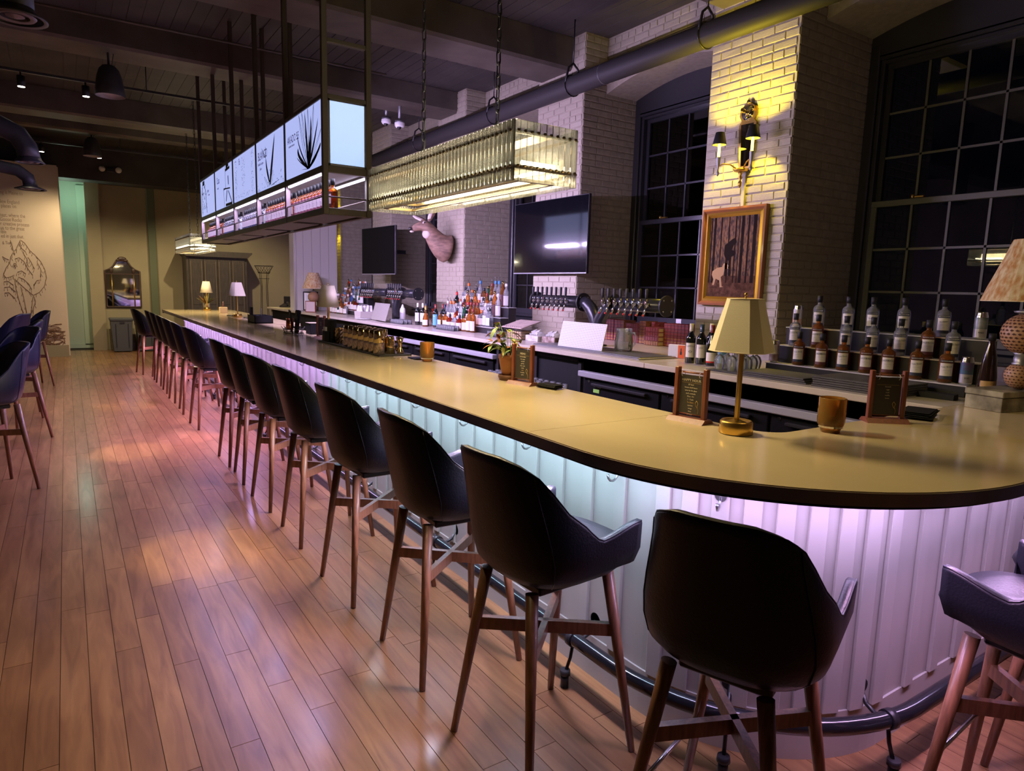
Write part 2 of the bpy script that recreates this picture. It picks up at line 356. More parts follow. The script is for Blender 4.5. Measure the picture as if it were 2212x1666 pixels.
#@@STRUCTURE
# ================================================================ STRUCTURE
ZC = 4.35
fl = sthing('floor')
MB().box(-5, -3.5, -0.12, 6.2, 18.6, -0.004).build('subfloor', m_dark, fl)
pl_unit = MB().box(-0.5, -0.5, -0.010, 0.5, 0.5, 0.0).mesh('plank', m_floor)
planks = []
W = 0.0986
for k in range(-34, 52):
    x0 = -0.110 + k * W; rr = random.Random(k * 17 + 3); y = -3.4 - rr.random() * 1.2
    while y < 17.45:
        L = 0.55 + rr.random() * 1.15; y1 = min(y + L, 17.48)
        if y1 > -3.4: planks.append((x0, max(y, -3.4), y1))
        y = y1 + 0.0022 if y1 < 17.4 else 99
def pkey(p):
    x, y0, y1 = p[0] + W / 2, p[1], p[2]; ym = (y0 + y1) / 2
    dep = x * _F.x + ym * _F.y + 1.6 * 0.144
    if dep < 1.0: return 1e6
    sx = (x * _r.x + ym * _r.y) / dep
    if abs(sx) > 0.82: return 1e5 + dep
    if x > 1.75 and y1 > 1.3: return 2e5 + dep
    return dep
planks.sort(key=pkey)
for (x0, y0, y1) in planks[:300]:
    o = ref('plank', pl_unit, fl, (x0 + W / 2, (y0 + y1) / 2, 0)); o.scale = (W - 0.0022, y1 - y0, 1)
mb = MB()
for (x0, y0, y1) in planks[300:]: mb.box(x0 + 0.0011, y0, -0.010, x0 + W - 0.0011, y1, 0.0)
o = mb.build('distant_planks', m_floor, fl); o['kind'] = 'stuff'
ta = o.data.attributes.new('tone', 'FLOAT', 'FACE'); rr = random.Random(5)
vals = []
for i in range(len(o.data.polygons) // 6): t = rr.random(); vals += [t] * 6
ta.data.foreach_set('value', vals + [0.0] * (len(o.data.polygons) - len(vals)))

ce = sthing('ceiling')
MB().box(-5, -3.5, ZC, 6.2, 18.6, ZC + 0.1).build('ceiling_deck', m_ceil, ce)
for (y0, y1, zb) in ((-1.7, -1.1, 4.0), (0.94, 1.52, 4.0), (3.54, 4.12, 4.0), (6.14, 6.74, 4.0), (8.76, 9.32, 4.06), (12.35, 12.88, 4.0), (14.3, 14.55, 4.12)):
    MB().box(-5, y0, zb, 4.86 if y0 < 10 else 5.1, y1, ZC + 0.02, bev=0.03).build('beam', m_beam, ce)
mb = MB()
for x in [i * 0.14 for i in range(-30, 40)]: mb.box(x, -3.4, ZC - 0.006, x + 0.128, 17.4, ZC + 0.01)
mb.build('ceiling_boards', m_ceil, ce)['kind'] = 'stuff'
MB().box(-5, 16.9, 3.62, 4.8, 17.5, ZC).build('header', m_ceil, ce)
tag(MB().cyl((-1.5, 7.66, 3.99), (3.2, 7.55, 3.99), 0.012, n=8).build('conduit', m_beam), 'thin painted conduit running across the dark ceiling above the pendants', 'conduit')

for (nm, b) in (('wall_left', (-5.1, -3.5, 0, -5, 18.6, ZC)), ('wall_near', (-5, -3.6, 0, 6.2, -3.5, ZC))):
    struct(MB().box(*b).build(nm, m_wall))
# far wall: olive plaster, projecting cream mural wall, mint recess
wf = sthing('wall_far')
MB().box(0.46, 17.5, 0, 6.2, 17.7, ZC).build('plaster', m_wall, wf)
MB().box(0.44, 17.40, 0, 0.70, 17.52, 3.62).build('pier', m_wall, wf)
MB().box(1.62, 17.44, 0, 1.78, 17.5, 3.62, bev=0.01).build('pipe_boxing', M('dark_green_pipe', (0.10, 0.12, 0.075), 0.6), wf)
struct(MB().box(0.78, 17.465, 0, 4.8, 17.5, 0.16).build('baseboard_far', m_wall))
rw = sthing('wall_recess')
MB().box(-0.6, 18.1, 0, 1.2, 18.2, ZC).build('plaster', m_teal, rw)
MB().box(0.46, 17.52, 0, 0.50, 18.1, ZC).build('return_face', m_teal, rw)
MB().box(-0.04, 18.07, 0, 0.46, 18.1, 0.10).build('skirting', m_teal, rw)
MB().box(0.30, 18.04, 0.10, 0.46, 18.1, 3.62).build('rounded_return', m_teal, rw)
mw = sthing('wall_mural')
MB().box(-5, 16.2, 0, -0.02, 16.4, 3.75).build('plaster', m_cream, mw)
MB().box(-0.04, 16.4, 0, 0.0, 18.1, 3.75).build('return_face', m_cream, mw)
struct(MB().box(-5, 16.165, 0, -0.02, 16.2, 0.235).build('baseboard_mural', m_wall))
point('recess_light', (0.12, 17.4, 3.3), 9, (0.65, 1.0, 0.8), 0.1)
m_sketch = M('sepia_mural_ink', (0.30, 0.22, 0.17), 0.8); m_sketch2 = M('brown_mural_ink', (0.17, 0.09, 0.05), 0.8)
MY = 16.197
def mpt(px, py):
    return (-0.953 + (px - 3) * 0.00645 + (py - 480) * -0.00012, 0, 2.598 - (py - 480) * 0.00893 - (px - 3) * 0.0002)
for (t, px, py, s) in (('ling is Maine to', 0, 421, 0.10), ('New England', -2, 440, 0.10), ('d places on', -3, 449, 0.10), ('oast, where the', 0, 468, 0.10), ('Goose Rocks', 0, 477, 0.10), ('r creative process', 0, 486, 0.10), ('us to the great', 0, 495, 0.10), ('ible', 0, 503, 0.10), ('ed in just that.', 0, 512, 0.10), ('& Tim', 2, 526, 0.085)):
    p = mpt(px, py); text(t, s, m_sketch, mw, (p[0], MY, p[2]), ROT_NY, name='lettering', sx=0.62)
fox = [  # line drawing of a fox on the mural, in photo-measured wall coordinates
 [(22,516),(28,540),(34,535),(38,528),(46,514),(56,520),(66,534)], [(22,516),(26,530),(27,538)], [(28,540),(20,552),(17,565),(8,575),(0,590)], [(0,590),(6,597),(18,594),(26,590)],
 [(26,566),(32,565),(30,570),(26,568)], [(46,514),(44,525),(48,532),(56,538)], [(66,534),(80,545),(93,558),(102,575),(105,592),(98,612),(85,625),(70,632)], [(26,598),(40,610),(58,624),(70,632)],
 [(36,594),(48,598),(60,608),(66,620)], [(70,632),(66,645),(64,660),(62,672)], [(70,632),(74,645),(68,660),(66,672)], [(26,598),(28,620),(34,645),(42,672)], [(40,615),(46,640),(50,672)],
 [(0,606),(10,604),(22,612)], [(0,618),(14,616),(26,626)], [(0,630),(10,628),(24,640)], [(30,556),(40,552),(52,560),(56,570)], [(34,584),(44,580),(54,586)], [(62,550),(70,562),(76,575)], [(0,552),(8,556),(15,558)], [(84,560),(92,575),(90,592)], [(72,610),(80,600),(88,598)], [(50,540),(60,556),(58,572),(70,588)]]
mb = MB()
for ln in fox:
    pts = []
    for (a, b_) in zip(ln, ln[1:]):
        for t in (0, 0.5): pts.append((a[0] + (b_[0] - a[0]) * t, a[1] + (b_[1] - a[1]) * t))
    pts.append(ln[-1]); mb.tube([(mpt(*q)[0], MY + 0.001, mpt(*q)[2]) for q in pts], 0.007, 4)
    for q in pts[::1]:
        p = mpt(*q); a = random.uniform(-0.6, 0.6); mb.tube([(p[0], MY + 0.001, p[2]), (p[0] + 0.05 * math.sin(a), MY + 0.001, p[2] - 0.07)], 0.0035, 4)
mb.build('fox_sketch', m_sketch, mw)
mb = MB(); rr = random.Random(4)
for i in range(110):
    px = rr.uniform(72, 142); py = rr.uniform(699, 745); p = mpt(px, py); q = [(p[0], MY + 0.001, p[2])]; a = rr.uniform(-0.4, 0.4)
    for k in range(4):
        a += rr.uniform(-0.6, 0.6); q.append((q[-1][0] + 0.05 * math.cos(a), MY + 0.001, q[-1][2] + 0.035 * math.sin(a)))
    if q[-1][0] < -0.05: mb.tube(q, 0.006, 4)
mb.build('scribbled_grass', m_sketch2, mw)

# ---- brick side
BH = 0.0676
def brick_mesh(seed):
    rr = random.Random(seed); d = 0.0075; j = lambda: rr.uniform(-1, 1)
    vs = [(0, 0, 0), (1, 0, 0), (1, 0, 1), (0, 0, 1)]
    vs = [(0.012 * abs(j()), -0.0, 0.05 * abs(j())), (1 - 0.012 * abs(j()), 0, 0.05 * abs(j())), (1 - 0.012 * abs(j()), 0, 1 - 0.05 * abs(j())), (0.012 * abs(j()), 0, 1 - 0.05 * abs(j()))]
    ft = [(v[0] + (0.025 if v[0] < 0.5 else -0.025), 1.0 + 0.25 * j(), v[2] + (0.10 if v[2] < 0.5 else -0.10)) for v in vs]
    mid = [(v[0] + (0.006 if v[0] < 0.5 else -0.006), 0.72, v[2] + (0.03 if v[2] < 0.5 else -0.03)) for v in vs]
    mb = MB(); mb.add(vs + mid + ft, [(0, 1, 5, 4), (1, 2, 6, 5), (2, 3, 7, 6), (3, 0, 4, 7), (4, 5, 9, 8), (5, 6, 10, 9), (6, 7, 11, 10), (7, 4, 8, 11), (8, 9, 10, 11)])
    return mb
BRK = [brick_mesh(i) for i in range(7)]; BRKM = [b.mesh('brick', m_brick) for b in BRK]
def brick_rows(width, z0, z1, seed, inside=None):
    rr = random.Random(seed); out = []; k = int(math.ceil(z0 / BH))
    while (k + 1) * BH < z1:
        off = (-0.104 if k % 2 else 0.0) + rr.uniform(-0.012, 0.012); u = off; hdr = (k % 6 == 3)
        while u < width - 0.015:
            L = 0.104 if hdr else 0.208; a = max(u, 0.0); b_ = min(u + L, width)
            if b_ - a > 0.03 and (inside is None or inside((a + b_) / 2, (k + 0.5) * BH)): out.append((a + 0.0035, k * BH + 0.0035, b_ - a - 0.007, BH - 0.007))
            u += L
        k += 1
    return out
def place_bricks(parent, org, ud, nd, rows, budget):
    """bricks on a face: origin, unit direction along the wall, outward normal"""
    ud = Vector(ud); nd = Vector(nd); zd = Vector((0, 0, 1)); D = 0.006; left = MB()
    for i, (a, z, L, h) in enumerate(rows):
        mt = Matrix((( *ud, 0), (*nd, 0), (0, 0, 1, 0), (0, 0, 0, 1))).transposed()
        p = Vector(org) + ud * a + zd * z
        mt[0][3], mt[1][3], mt[2][3] = p
        mt = mt @ Matrix.Diagonal((L, D, h, 1))
        if budget[0] > 0:
            o = ref('brick', BRKM[(i * 5 + int(z * 97)) % 7], parent); o.matrix_local = mt; budget[0] -= 1
        else:
            b_ = BRK[(i * 5 + int(z * 97)) % 7]; left.add([mt @ Vector(v) for v in b_.v], b_.f)
    if left.f: left.build('distant_bricks', m_brick, parent)['kind'] = 'stuff'
def pilaster(y0, y1, budget, x0=4.8, x1=5.75, side=True, front_z=(1.1, ZC), side_x=None):
    pt = sthing('brick_pilaster'); MB().box(x0, y0, 0, x1, y1, ZC + 0.02).build('core', m_mortar, pt)
    bud = [budget]
    rows = brick_rows(y1 - y0, front_z[0], front_z[1], int(y0 * 10)); place_bricks(pt, (x0, y1, 0), (0, -1, 0), (-1, 0, 0), rows, bud)
    if side:
        sx = side_x or x1; rows = brick_rows(sx - x0, front_z[0], front_z[1], int(y0 * 10) + 5, None); place_bricks(pt, (x0, y0, 0), (1, 0, 0), (0, -1, 0), rows, bud)
    return pt
pilaster(0.73, 1.58, 0, side=False, front_z=(1.1, 1.4))
pilaster(3.335, 4.18, 300, x1=5.82)
pilaster(5.93, 6.77, 300, x1=5.6)
pilaster(8.52, 9.36, 300, x1=5.6)
pilaster(11.12, 11.96, 300, x1=5.5)
pilaster(13.70, 14.55, 120, x1=5.5)
pilaster(16.9, 17.52, 60, x0=4.8, x1=5.5)
# wall between the pilasters: window aprons, arched spandrels
wr = sthing('wall_right')
MB().box(5.95, -3.5, 0, 6.15, 17.5, ZC).build('outer_face', m_blackmatte, wr) if False else None
arch = lambda y, yc: 3.76 + 0.13 * (1 - ((y - yc) / 0.875) ** 2)
bays = ((1.58, 3.335, 5.82), (4.18, 5.93, 5.6), (6.77, 8.52, 5.6), (9.36, 11.12, 5.5), (11.96, 13.70, 5.5), (14.55, 16.9, 5.4))
for (ya, yb, xw) in bays:
    yc = (ya + yb) / 2; h = (yb - ya) / 2
    poly = [(ya, ZC), (ya, arch(yc - 0.875, yc))] + [(yc - h + (2 * h) * i / 12, arch(yc - 0.875 + 1.75 * i / 12, yc)) for i in range(1, 12)] + [(yb, arch(yc + 0.875, yc)), (yb, ZC)]
    MB().prism(poly, 'x', 5.12, xw + 0.2).build('arched_spandrel', m_mortar, wr)
    if ya < 9:
        rows = brick_rows(yb - ya, 3.72, ZC, int(ya * 7), lambda u, z, yc=yc, yb=yb: z > arch(min(max(yb - u, yc - 0.875), yc + 0.875), yc) + 0.05)
        place_bricks(wr, (5.12, yb, 0), (0, -1, 0), (-1, 0, 0), rows, [60])
    MB().box(5.22, ya, 0, xw + 0.2, yb, 1.17).build('window_apron', m_mortar, wr)
    MB().box(5.20, ya + 0.002, 1.17, xw - 0.02, yb - 0.002, 1.195, bev=0.004).build('window_sill', m_winframe, wr)
MB().box(4.8, -3.5, 0, 5.9, 0.73, ZC).build('plain_pier', m_mortar, wr)
MB().box(4.8, 17.52, 0, 5.9, 18.6, ZC).build('corner_return', m_mortar, wr)
MB().box(5.98, -3.5, 0, 6.1, 18.6, ZC).build('outer_skin', m_blackmatte, wr) if False else None

# ---- sash windows
def window(n, ya, yb, xw, top=3.72, mid=2.42, bot=1.2, cols=5, sashmat=None, vm=None):
    o = sthing('window_%d' % n); sm_ = sashmat or m_winframe; yc = (ya + yb) / 2
    fw = 0.07
    poly = [(ya, bot), (ya, 3.77)] + [(ya + (yb - ya) * i / 10, arch(yc - 0.875 + 1.75 * i / 10, yc) + 0.006) for i in range(1, 10)] + [(yb, 3.77), (yb, bot)]
    MB().prism([(ya, 3.60)] + poly[1:-1] + [(yb, 3.60)], 'x', xw - 0.03, xw + 0.05).build('arched_head', m_winframe, o)
    mb = MB()
    for (a, b_) in ((ya, ya + 0.085), (yb - 0.085, yb)):
        mb.box(xw - 0.035, a, bot, xw + 0.10, b_, 3.70, bev=0.01)
    for (a, b_) in ((ya + 0.085, ya + 0.12), (yb - 0.12, yb - 0.085)):
        mb.box(xw - 0.005, a, bot, xw + 0.10, b_, 3.62, bev=0.006)
    mb.box(xw - 0.03, ya, 3.575, xw + 0.1, yb, 3.62, bev=0.008).box(xw, ya + 0.1, 3.545, xw + 0.1, yb - 0.1, 3.575, bev=0.006)
    mb.box(xw - 0.03, ya, bot, xw + 0.12, yb, bot + 0.05, bev=0.01)
    mb.build('window_frame', m_winframe, o)
    a = ya + 0.12; b_ = yb - 0.12
    for (nm, z0, z1, xs, rail) in (('lower_sash', bot + 0.05, mid, xw + 0.005, 0.05), ('upper_sash', mid - 0.05, 3.55, xw + 0.055, 0.045)):
        mb = MB()
        mb.box(xs, a, z0, xs + 0.04, a + 0.045, z1).box(xs, b_ - 0.045, z0, xs + 0.04, b_, z1).box(xs, a, z0, xs + 0.04, b_, z0 + (0.07 if nm == 'lower_sash' else rail)).box(xs - 0.006, a, z1 - rail, xs + 0.045, b_, z1, bev=0.004)
        sa = mb.build(nm, sm_ if nm == 'lower_sash' else m_winframe, o)
        ga, gb = a + 0.045, b_ - 0.045; gz0, gz1 = z0 + 0.05, z1 - rail; rws = 3
        for i in range(1, cols):
            y = ga + (gb - ga) * i / cols; MB().box(xs + 0.008, y - 0.009, gz0, xs + 0.032, y + 0.009, gz1).build('muntin', sm_, sa)
        for j in range(1, rws):
            z = gz0 + (gz1 - gz0) * j / rws; MB().box(xs + 0.008, ga, z - 0.009, xs + 0.032, gb, z + 0.009).build('muntin', sm_, sa)
        pg = MB().box(xs + 0.018, ga, gz0, xs + 0.022, gb, gz1).mesh('pane', m_window)
        ref('pane', pg, sa)
    if n < 3:
        for f in (0.2, 0.72): MB().box(xw - 0.015, a + (b_ - a) * f, mid, xw + 0.03, a + (b_ - a) * f + 0.07, mid + 0.018, bev=0.004).cyl((xw, a + (b_ - a) * f + 0.09, mid), (xw, a + (b_ - a) * f + 0.09, mid + 0.03), 0.012).build('sash_lock', m_brass, o)
    MB().box(xw + 0.14, ya - 0.05, 1.1, xw + 0.16, yb + 0.05, 4.0).build('night_screen', m_blackmatte, o) if False else None
    return o
for i, (ya, yb, xw) in enumerate(bays[:5]): window(i + 1, ya, yb, xw, sashmat=m_sash if i == 0 else M('cool_sash', (0.028, 0.028, 0.034), 0.3))
# ================================================================ BAR COUNTER
CX, CY = 2.38, 1.72
def arc(r, a0, a1, n): return [(CX + r * math.cos(R(a0 + (a1 - a0) * i / n)), CY + r * math.sin(R(a0 + (a1 - a0) * i / n))) for i in range(n + 1)]
bar = thing('bar_counter', 'long beige stone topped bar with curved end and glowing taupe batten front', 'bar counter')
ZT = 1.07
def inner_corner(n=8):
    # inner corner of the well, small radius
    return [(2.23 + 0.12 * (1 - math.cos(R(90 * i / n))), 1.65 - 0.12 * math.sin(R(90 * i / n))) for i in range(n + 1)]
out_arc = arc(0.97, 180, 270, 28)
SEAMY = 2.0
s1 = [(1.41, SEAMY)] + out_arc + [(4.78, 0.75), (4.78, 1.53)] + [(3.75, 1.53)] + inner_corner()[::-1] + [(2.23, SEAMY)]
MB().prism(s1, 'z', ZT - 0.035, ZT).build('countertop_slab', m_counter, bar)
for (y0, y1) in ((2.002, 5.30), (5.302, 8.9), (8.902, 13.40)):
    MB().box(1.41, y0, ZT - 0.035, 2.23 if y0 < 8.9 else 2.56, y1, ZT, bev=0.002).build('countertop_slab', m_counter, bar)
# dark edge and sub-top following the outline
edge = [(1.405, 13.402), (1.405, 1.72)] + arc(0.975, 180, 270, 28) + [(4.78, 0.745)]
def strip(path, t, z0, z1, mi=0):
    mb = MB(); n = len(path); nrm = []
    for i in range(n):
        a = Vector(path[max(i - 1, 0)]); b_ = Vector(path[min(i + 1, n - 1)]); d = (b_ - a).normalized(); nrm.append(Vector((-d.y, d.x)))
    rows = []
    for (off, z) in ((0, z0), (0, z1), (t, z1), (t, z0)): rows.append([(path[i][0] + nrm[i].x * off, path[i][1] + nrm[i].y * off, z) for i in range(n)])
    rows.append(rows[0]); return mb.grid(rows, mi, sm=False)
strip(edge, 0.006, ZT - 0.042, ZT - 0.003).build('edge_band', m_edge, bar)
sub = [(1.44, 13.37), (1.44, 1.72)] + arc(0.94, 180, 270, 28) + [(4.78, 0.78)]
strip(sub, 0.30, ZT - 0.060, ZT - 0.036).build('sub_top', m_blackmatte, bar)
MB().box(1.41, 13.35, ZT - 0.06, 2.56, 13.402, ZT - 0.036).build('end_cleat', m_blackmatte, bar)
# panel: straight run, curve, return
pan = [(1.75, 13.3), (1.75, 1.72)] + arc(0.63, 180, 270, 24) + [(4.7, 1.09)]
strip(pan, 0.03, 0.0, ZT - 0.036).build('front_panel', m_panel, bar)
strip([(p[0], p[1]) for p in [(1.742, 13.3), (1.742, 1.72)] + arc(0.638, 180, 270, 24) + [(4.7, 1.082)]], 0.009, 0.0, 0.175).build('kick_board', m_panel, bar)
strip([(p[0], p[1]) for p in [(1.742, 13.3), (1.742, 1.72)] + arc(0.638, 180, 270, 24) + [(4.7, 1.082)]], 0.009, 0.955, ZT - 0.037).build('top_rail', m_panel, bar)
MB().box(1.75, 13.28, 0, 2.5, 13.31, ZT - 0.036).build('end_panel', m_panel, bar)
MB().box(2.12, 1.66, 0.12, 2.15, 13.28, ZT - 0.036).build('service_side', m_blackmatte, bar)
batt = MB().box(-0.016, -0.030, 0.175, 0.0, 0.030, 0.955, bev=0.002).mesh('batten', m_panel)
y = 13.2
by = 2.789 - 0.192 * 5
while by < 13.25: ref('batten', batt, bar, (1.75, by, 0)); by += 0.192
for k in range(1, 10):
    a = 180 + k * 9.4; o = ref('batten', batt, bar, (CX + 0.63 * math.cos(R(a)), CY + 0.63 * math.sin(R(a)), 0), R(a + 180))
x = CX + 0.15
while x < 4.65: ref('batten', batt, bar, (x, 1.09, 0), R(90)); x += 0.192
MB().box(1.60, 1.8, 1.006, 1.615, 13.25, 1.010).build('led_strip', m_led2, bar)
# hooks under the top
def hook_mesh():
    mb = MB(); mb.cyl((0, 0, 0), (-0.006, 0, 0), 0.020, n=14).ell((-0.008, 0, 0.010), (0.004, 0.004, 0.004), 6, 4).ell((-0.008, 0, -0.012), (0.004, 0.004, 0.004), 6, 4)
    pts = [(-0.004, 0, -0.006)] + [(-0.030 - 0.024 * math.cos(R(a)), 0, -0.018 - 0.026 * math.sin(R(a))) for a in range(-10 + 0, 190, 20)][::-1]
    pts = [(-0.004, 0, -0.004), (-0.012, 0, -0.02), (-0.022, 0, -0.034), (-0.036, 0, -0.041), (-0.050, 0, -0.038), (-0.060, 0, -0.027), (-0.063, 0, -0.013)]
    return mb.tube(pts, [0.0045, 0.0045, 0.0045, 0.0045, 0.0045, 0.0045, 0.006], 8)
hk = hook_mesh().mesh('bag_hook', m_steel)
hi = 0
def put_hook(x, y, rz):
    global hi
    o = ref('bag_hook', hk, None, (x, y, 0.925), rz); hi += 1
    tag(o, ('small steel bag hook under the bar edge, %s from the curved end' % (ORD + ['twenty-first', 'twenty-second', 'twenty-third', 'twenty-fourth'])[hi - 1]), 'hook', 'bag hooks under the bar')
put_hook(CX + 0.6465 * math.cos(R(208.2)), CY + 0.6465 * math.sin(R(208.2)), R(28.2))
hy = 1.829
while hy < 12.8: put_hook(1.7335, hy, 0); hy += 0.576
put_hook(CX + 0.15, 1.0735, R(90)); put_hook(CX + 0.726, 1.0735, R(90))
# foot rail: black pipe on curved brackets
rail = thing('foot_rail', 'black pipe foot rail running along the floor in front of the bar', 'foot rail')
rp = [(1.635, 13.2, 0.20), (1.635, 8, 0.20), (1.635, 4, 0.20), (1.635, 1.75, 0.20)] + [(p[0], p[1], 0.20) for p in arc(0.745, 184, 268, 18)] + [(2.5, 0.975, 0.20), (4.6, 0.975, 0.20)]
MB().tube(rp, 0.029, 12).build('pipe', M('black_pipe', (0.012, 0.012, 0.016), 0.16, 0.2, spec=0.8), rail)
def bracket():
    mb = MB(); mb.cyl((0.115, 0, 0.25), (0.125, 0, 0.25), 0.03, n=14)
    mb.tube([(0.12, 0, 0.245), (0.09, 0, 0.20), (0.05, 0, 0.185), (0.02, 0, 0.195)], 0.008, 6)
    mb.tube([(0, 0, 0.175), (-0.01, 0, 0.12), (-0.03, 0, 0.07)], 0.007, 6)
    mb.cyl((-0.035, 0, 0.0), (-0.035, 0, 0.055), 0.017, 0.017, 12).cyl((-0.035, 0, 0.055), (-0.035, 0, 0.075), 0.023, 0.021, 12)
    mb.cyl((0, -0.014, 0.20), (0, 0.014, 0.20), 0.034, n=14)
    return mb
bk = bracket().mesh('rail_bracket', m_black)
for y in (1.95, 3.15, 4.35, 5.6, 6.9, 8.3, 9.7, 11.2, 12.6): ref('rail_bracket', bk, rail, (1.635, y, 0))
for a in (215, 258): ref('rail_bracket', bk, rail, (CX + 0.745 * math.cos(R(a)), CY + 0.745 * math.sin(R(a)), 0), R(a + 180))

# ================================================================ BAR STOOLS
def plan(t):
    a = abs(t); sg = 1 if t >= 0 else -1
    if a < 0.5:
        th = a / 0.5 * math.pi / 2
        return (-0.03 - 0.205 * math.cos(th) ** 0.72, sg * 0.238 * math.sin(th) ** 0.80)
    k = (a - 0.5) / 0.5
    return (-0.03 + 0.235 * k, sg * (0.238 - 0.006 * k))
def sstep(e0, e1, x):
    t = min(1, max(0, (x - e0) / (e1 - e0))); return t * t * (3 - 2 * t)
def rimz(t):
    a = abs(t)
    z = 1.095 - 0.020 * sstep(0.10, 0.28, a) - 0.035 * sstep(0.24, 0.38, a)
    z -= (z - 0.812) * (0.50 * sstep(0.335, 0.50, a) + 0.50 * sstep(0.36, 0.64, a))
    return z + 0.034 * sstep(0.62, 1.0, a)
def stool_shell():
    mb = MB(); NT = 44; ts = [-1 + 2 * i / NT for i in range(NT + 1)]
    vs_ = [0, 0.06, 0.14, 0.24, 0.36, 0.50, 0.64, 0.78, 0.90, 0.96]
    def S(t, v, off):
        x, y = plan(t); zr = rimz(t); zb = 0.655
        f = min(1, v / 0.36); sc_ = 0.50 + 0.50 * math.sin(f * math.pi / 2) ** 0.85; zz = zb + 0.105 * (1 - math.cos(f * math.pi / 2))
        if v > 0.36: zz = 0.76 + (zr - 0.76) * (v - 0.36) / 0.64
        a = abs(t); h = max(0, zz - 0.76) / 0.33
        lean = -0.075 * h * (1 - sstep(0.30, 0.62, a))
        flare = 0.012 * h
        end = sstep(0.90, 1.0, a)
        zmin = 0.655 + 0.055 * sstep(0.70, 1.0, a)
        zz = max(zz, zmin)
        cx = -0.01; tp = 1 - 0.25 * sstep(0.0, 1.0, h) * (1 - sstep(0.55, 0.8, a)); y *= tp
        return (cx + (x - cx) * (sc_ if a < 0.9 else max(sc_, 0.80 + 0.2 * (sc_ > 0.95))) + lean - (off * 1.0 if a < 0.5 else 0) * -1 * math.cos(min(a, 0.5) * math.pi) , y * sc_ + (flare if y > 0 else -flare) - (off if y > 0 else -off) * math.sin(min(a, 0.5) * math.pi), zz)
    T = 0.030
    out = [[S(t, v, 0) for t in ts] for v in vs_ + [1.0]]
    # rounded rim
    rim1 = [tuple(Vector(S(t, 1.0, T * 0.18)) + Vector((0, 0, 0.008))) for t in ts]
    rim2 = [tuple(Vector(S(t, 1.0, T * 0.82)) + Vector((0, 0, 0.008))) for t in ts]
    inn = [[S(t, v, T) for t in ts] for v in (1.0, 0.9, 0.75, 0.6, 0.45, 0.32)]
    rows = out + [rim1, rim2] + inn; mb.grid(rows)
    for e in (0, NT):   # close arm fronts
        loop = [r_[e] for r_ in rows]; c = Vector((0, 0, 0))
        for p in loop: c += Vector(p)
        c /= len(loop); c.x += 0.008; mb.add([tuple(c)] + loop, [(0, i, i + 1) for i in range(1, len(loop))], 0, True)
    mb.add([(x, y, z) for (x, y, z) in out[0]] , [tuple(range(NT + 1))])
    # piping seam along the rim and the two back seams
    pipe = MB().tube([tuple(Vector(S(t, 1.0, T * 0.15)) + Vector((0, 0, 0.006))) for t in ts], 0.0035, 5)
    for tt in (-0.34, 0.34): pipe.tube([S(tt, v, -0.0005) for v in (0.12, 0.24, 0.36, 0.5, 0.64, 0.78, 0.9, 1.0)], 0.0022, 4)
    return mb, pipe
SHELL, PIPING = stool_shell()
def make_stool(label, leather, legrz=0.0, footbar=False):
    t = thing('bar_stool', label, 'bar stool')
    sh = ref('shell', SHELL.mesh('shell', leather), t)
    ref('piping', PIPING.mesh('piping', leather), sh)
    mb = MB(); pr = [(0.001, 0.700), (0.14, 0.700), (0.195, 0.712), (0.205, 0.735), (0.195, 0.760), (0.14, 0.772), (0.001, 0.775)]
    rows = []
    for (r, z) in pr:
        row = []
        for i in range(32):
            a = 2 * math.pi * i / 32; ca, sa = math.cos(a), math.sin(a); k = r
            row.append((0.045 + 1.12 * k * abs(ca) ** 0.6 * (1 if ca > 0 else -1), 1.0 * k * abs(sa) ** 0.6 * (1 if sa > 0 else -1), z - 0.02 * (ca * 0.5)))
        rows.append(row)
    mb.grid(rows, closed=True); mb.build('seat', leather, t)
    MB().box(-0.13, -0.12, 0.625, 0.13, 0.12, 0.655, bev=0.006).build('swivel_plate', m_black, t)
    leg = []
    c, s_ = math.cos(legrz), math.sin(legrz); rot = lambda x, y, z: (x * c - y * s_, x * s_ + y * c, z)
    for sx in (-1, 1):
        for sy in (-1, 1):
            top = rot(sx * 0.165, sy * 0.125, 0.650); bot = rot(sx * 0.229, sy * 0.222, 0.002)
            o = MB().cyl(bot, top, 0.0125, 0.0215, 12).build('leg', m_leg, t)
            leg.append((bot, top))
    at = lambda L, z: tuple(L[0][i] + (L[1][i] - L[0][i]) * z / 0.65 for i in range(3))
    for (a, b_) in ((leg[0], leg[3]), (leg[1], leg[2])):
        p = Vector(at(a, 0.44)); q = Vector(at(b_, 0.44)); d = (q - p).normalized(); n = Vector((-d.y, d.x, 0)) * 0.011; mb = MB(); vs = []
        for e in (p, q):
            for (k, z) in ((1, -0.022), (-1, -0.022), (-1, 0.022), (1, 0.022)): vs.append(e + n * k + Vector((0, 0, z)))
        mb.add(vs, [(0, 1, 2, 3), (7, 6, 5, 4), (0, 4, 5, 1), (1, 5, 6, 2), (2, 6, 7, 3), (3, 7, 4, 0)]).build('cross_brace', m_leg, t)
    if footbar: MB().cyl(at(leg[1 if footbar == 1 else 3], 0.27), at(leg[3 if footbar == 1 else 2], 0.27), 0.007, n=10).build('foot_bar', m_chrome, t)
    return t
st0 = make_stool('x', m_leather)
ys = [(1.326, 1.735, 3), (1.33, 2.437, -2), (1.325, 3.255, 2), (1.33, 4.12, -1), (1.32, 4.89, 3), (1.325, 5.63, -3), (1.32, 6.24, 1), (1.32, 7.93, 3), (1.32, 8.90, -2), (1.32, 9.78, 2), (1.33, 10.62, 0), (1.33, 11.42, 2), (1.33, 12.15, -2), (1.19, 12.90, 8)]
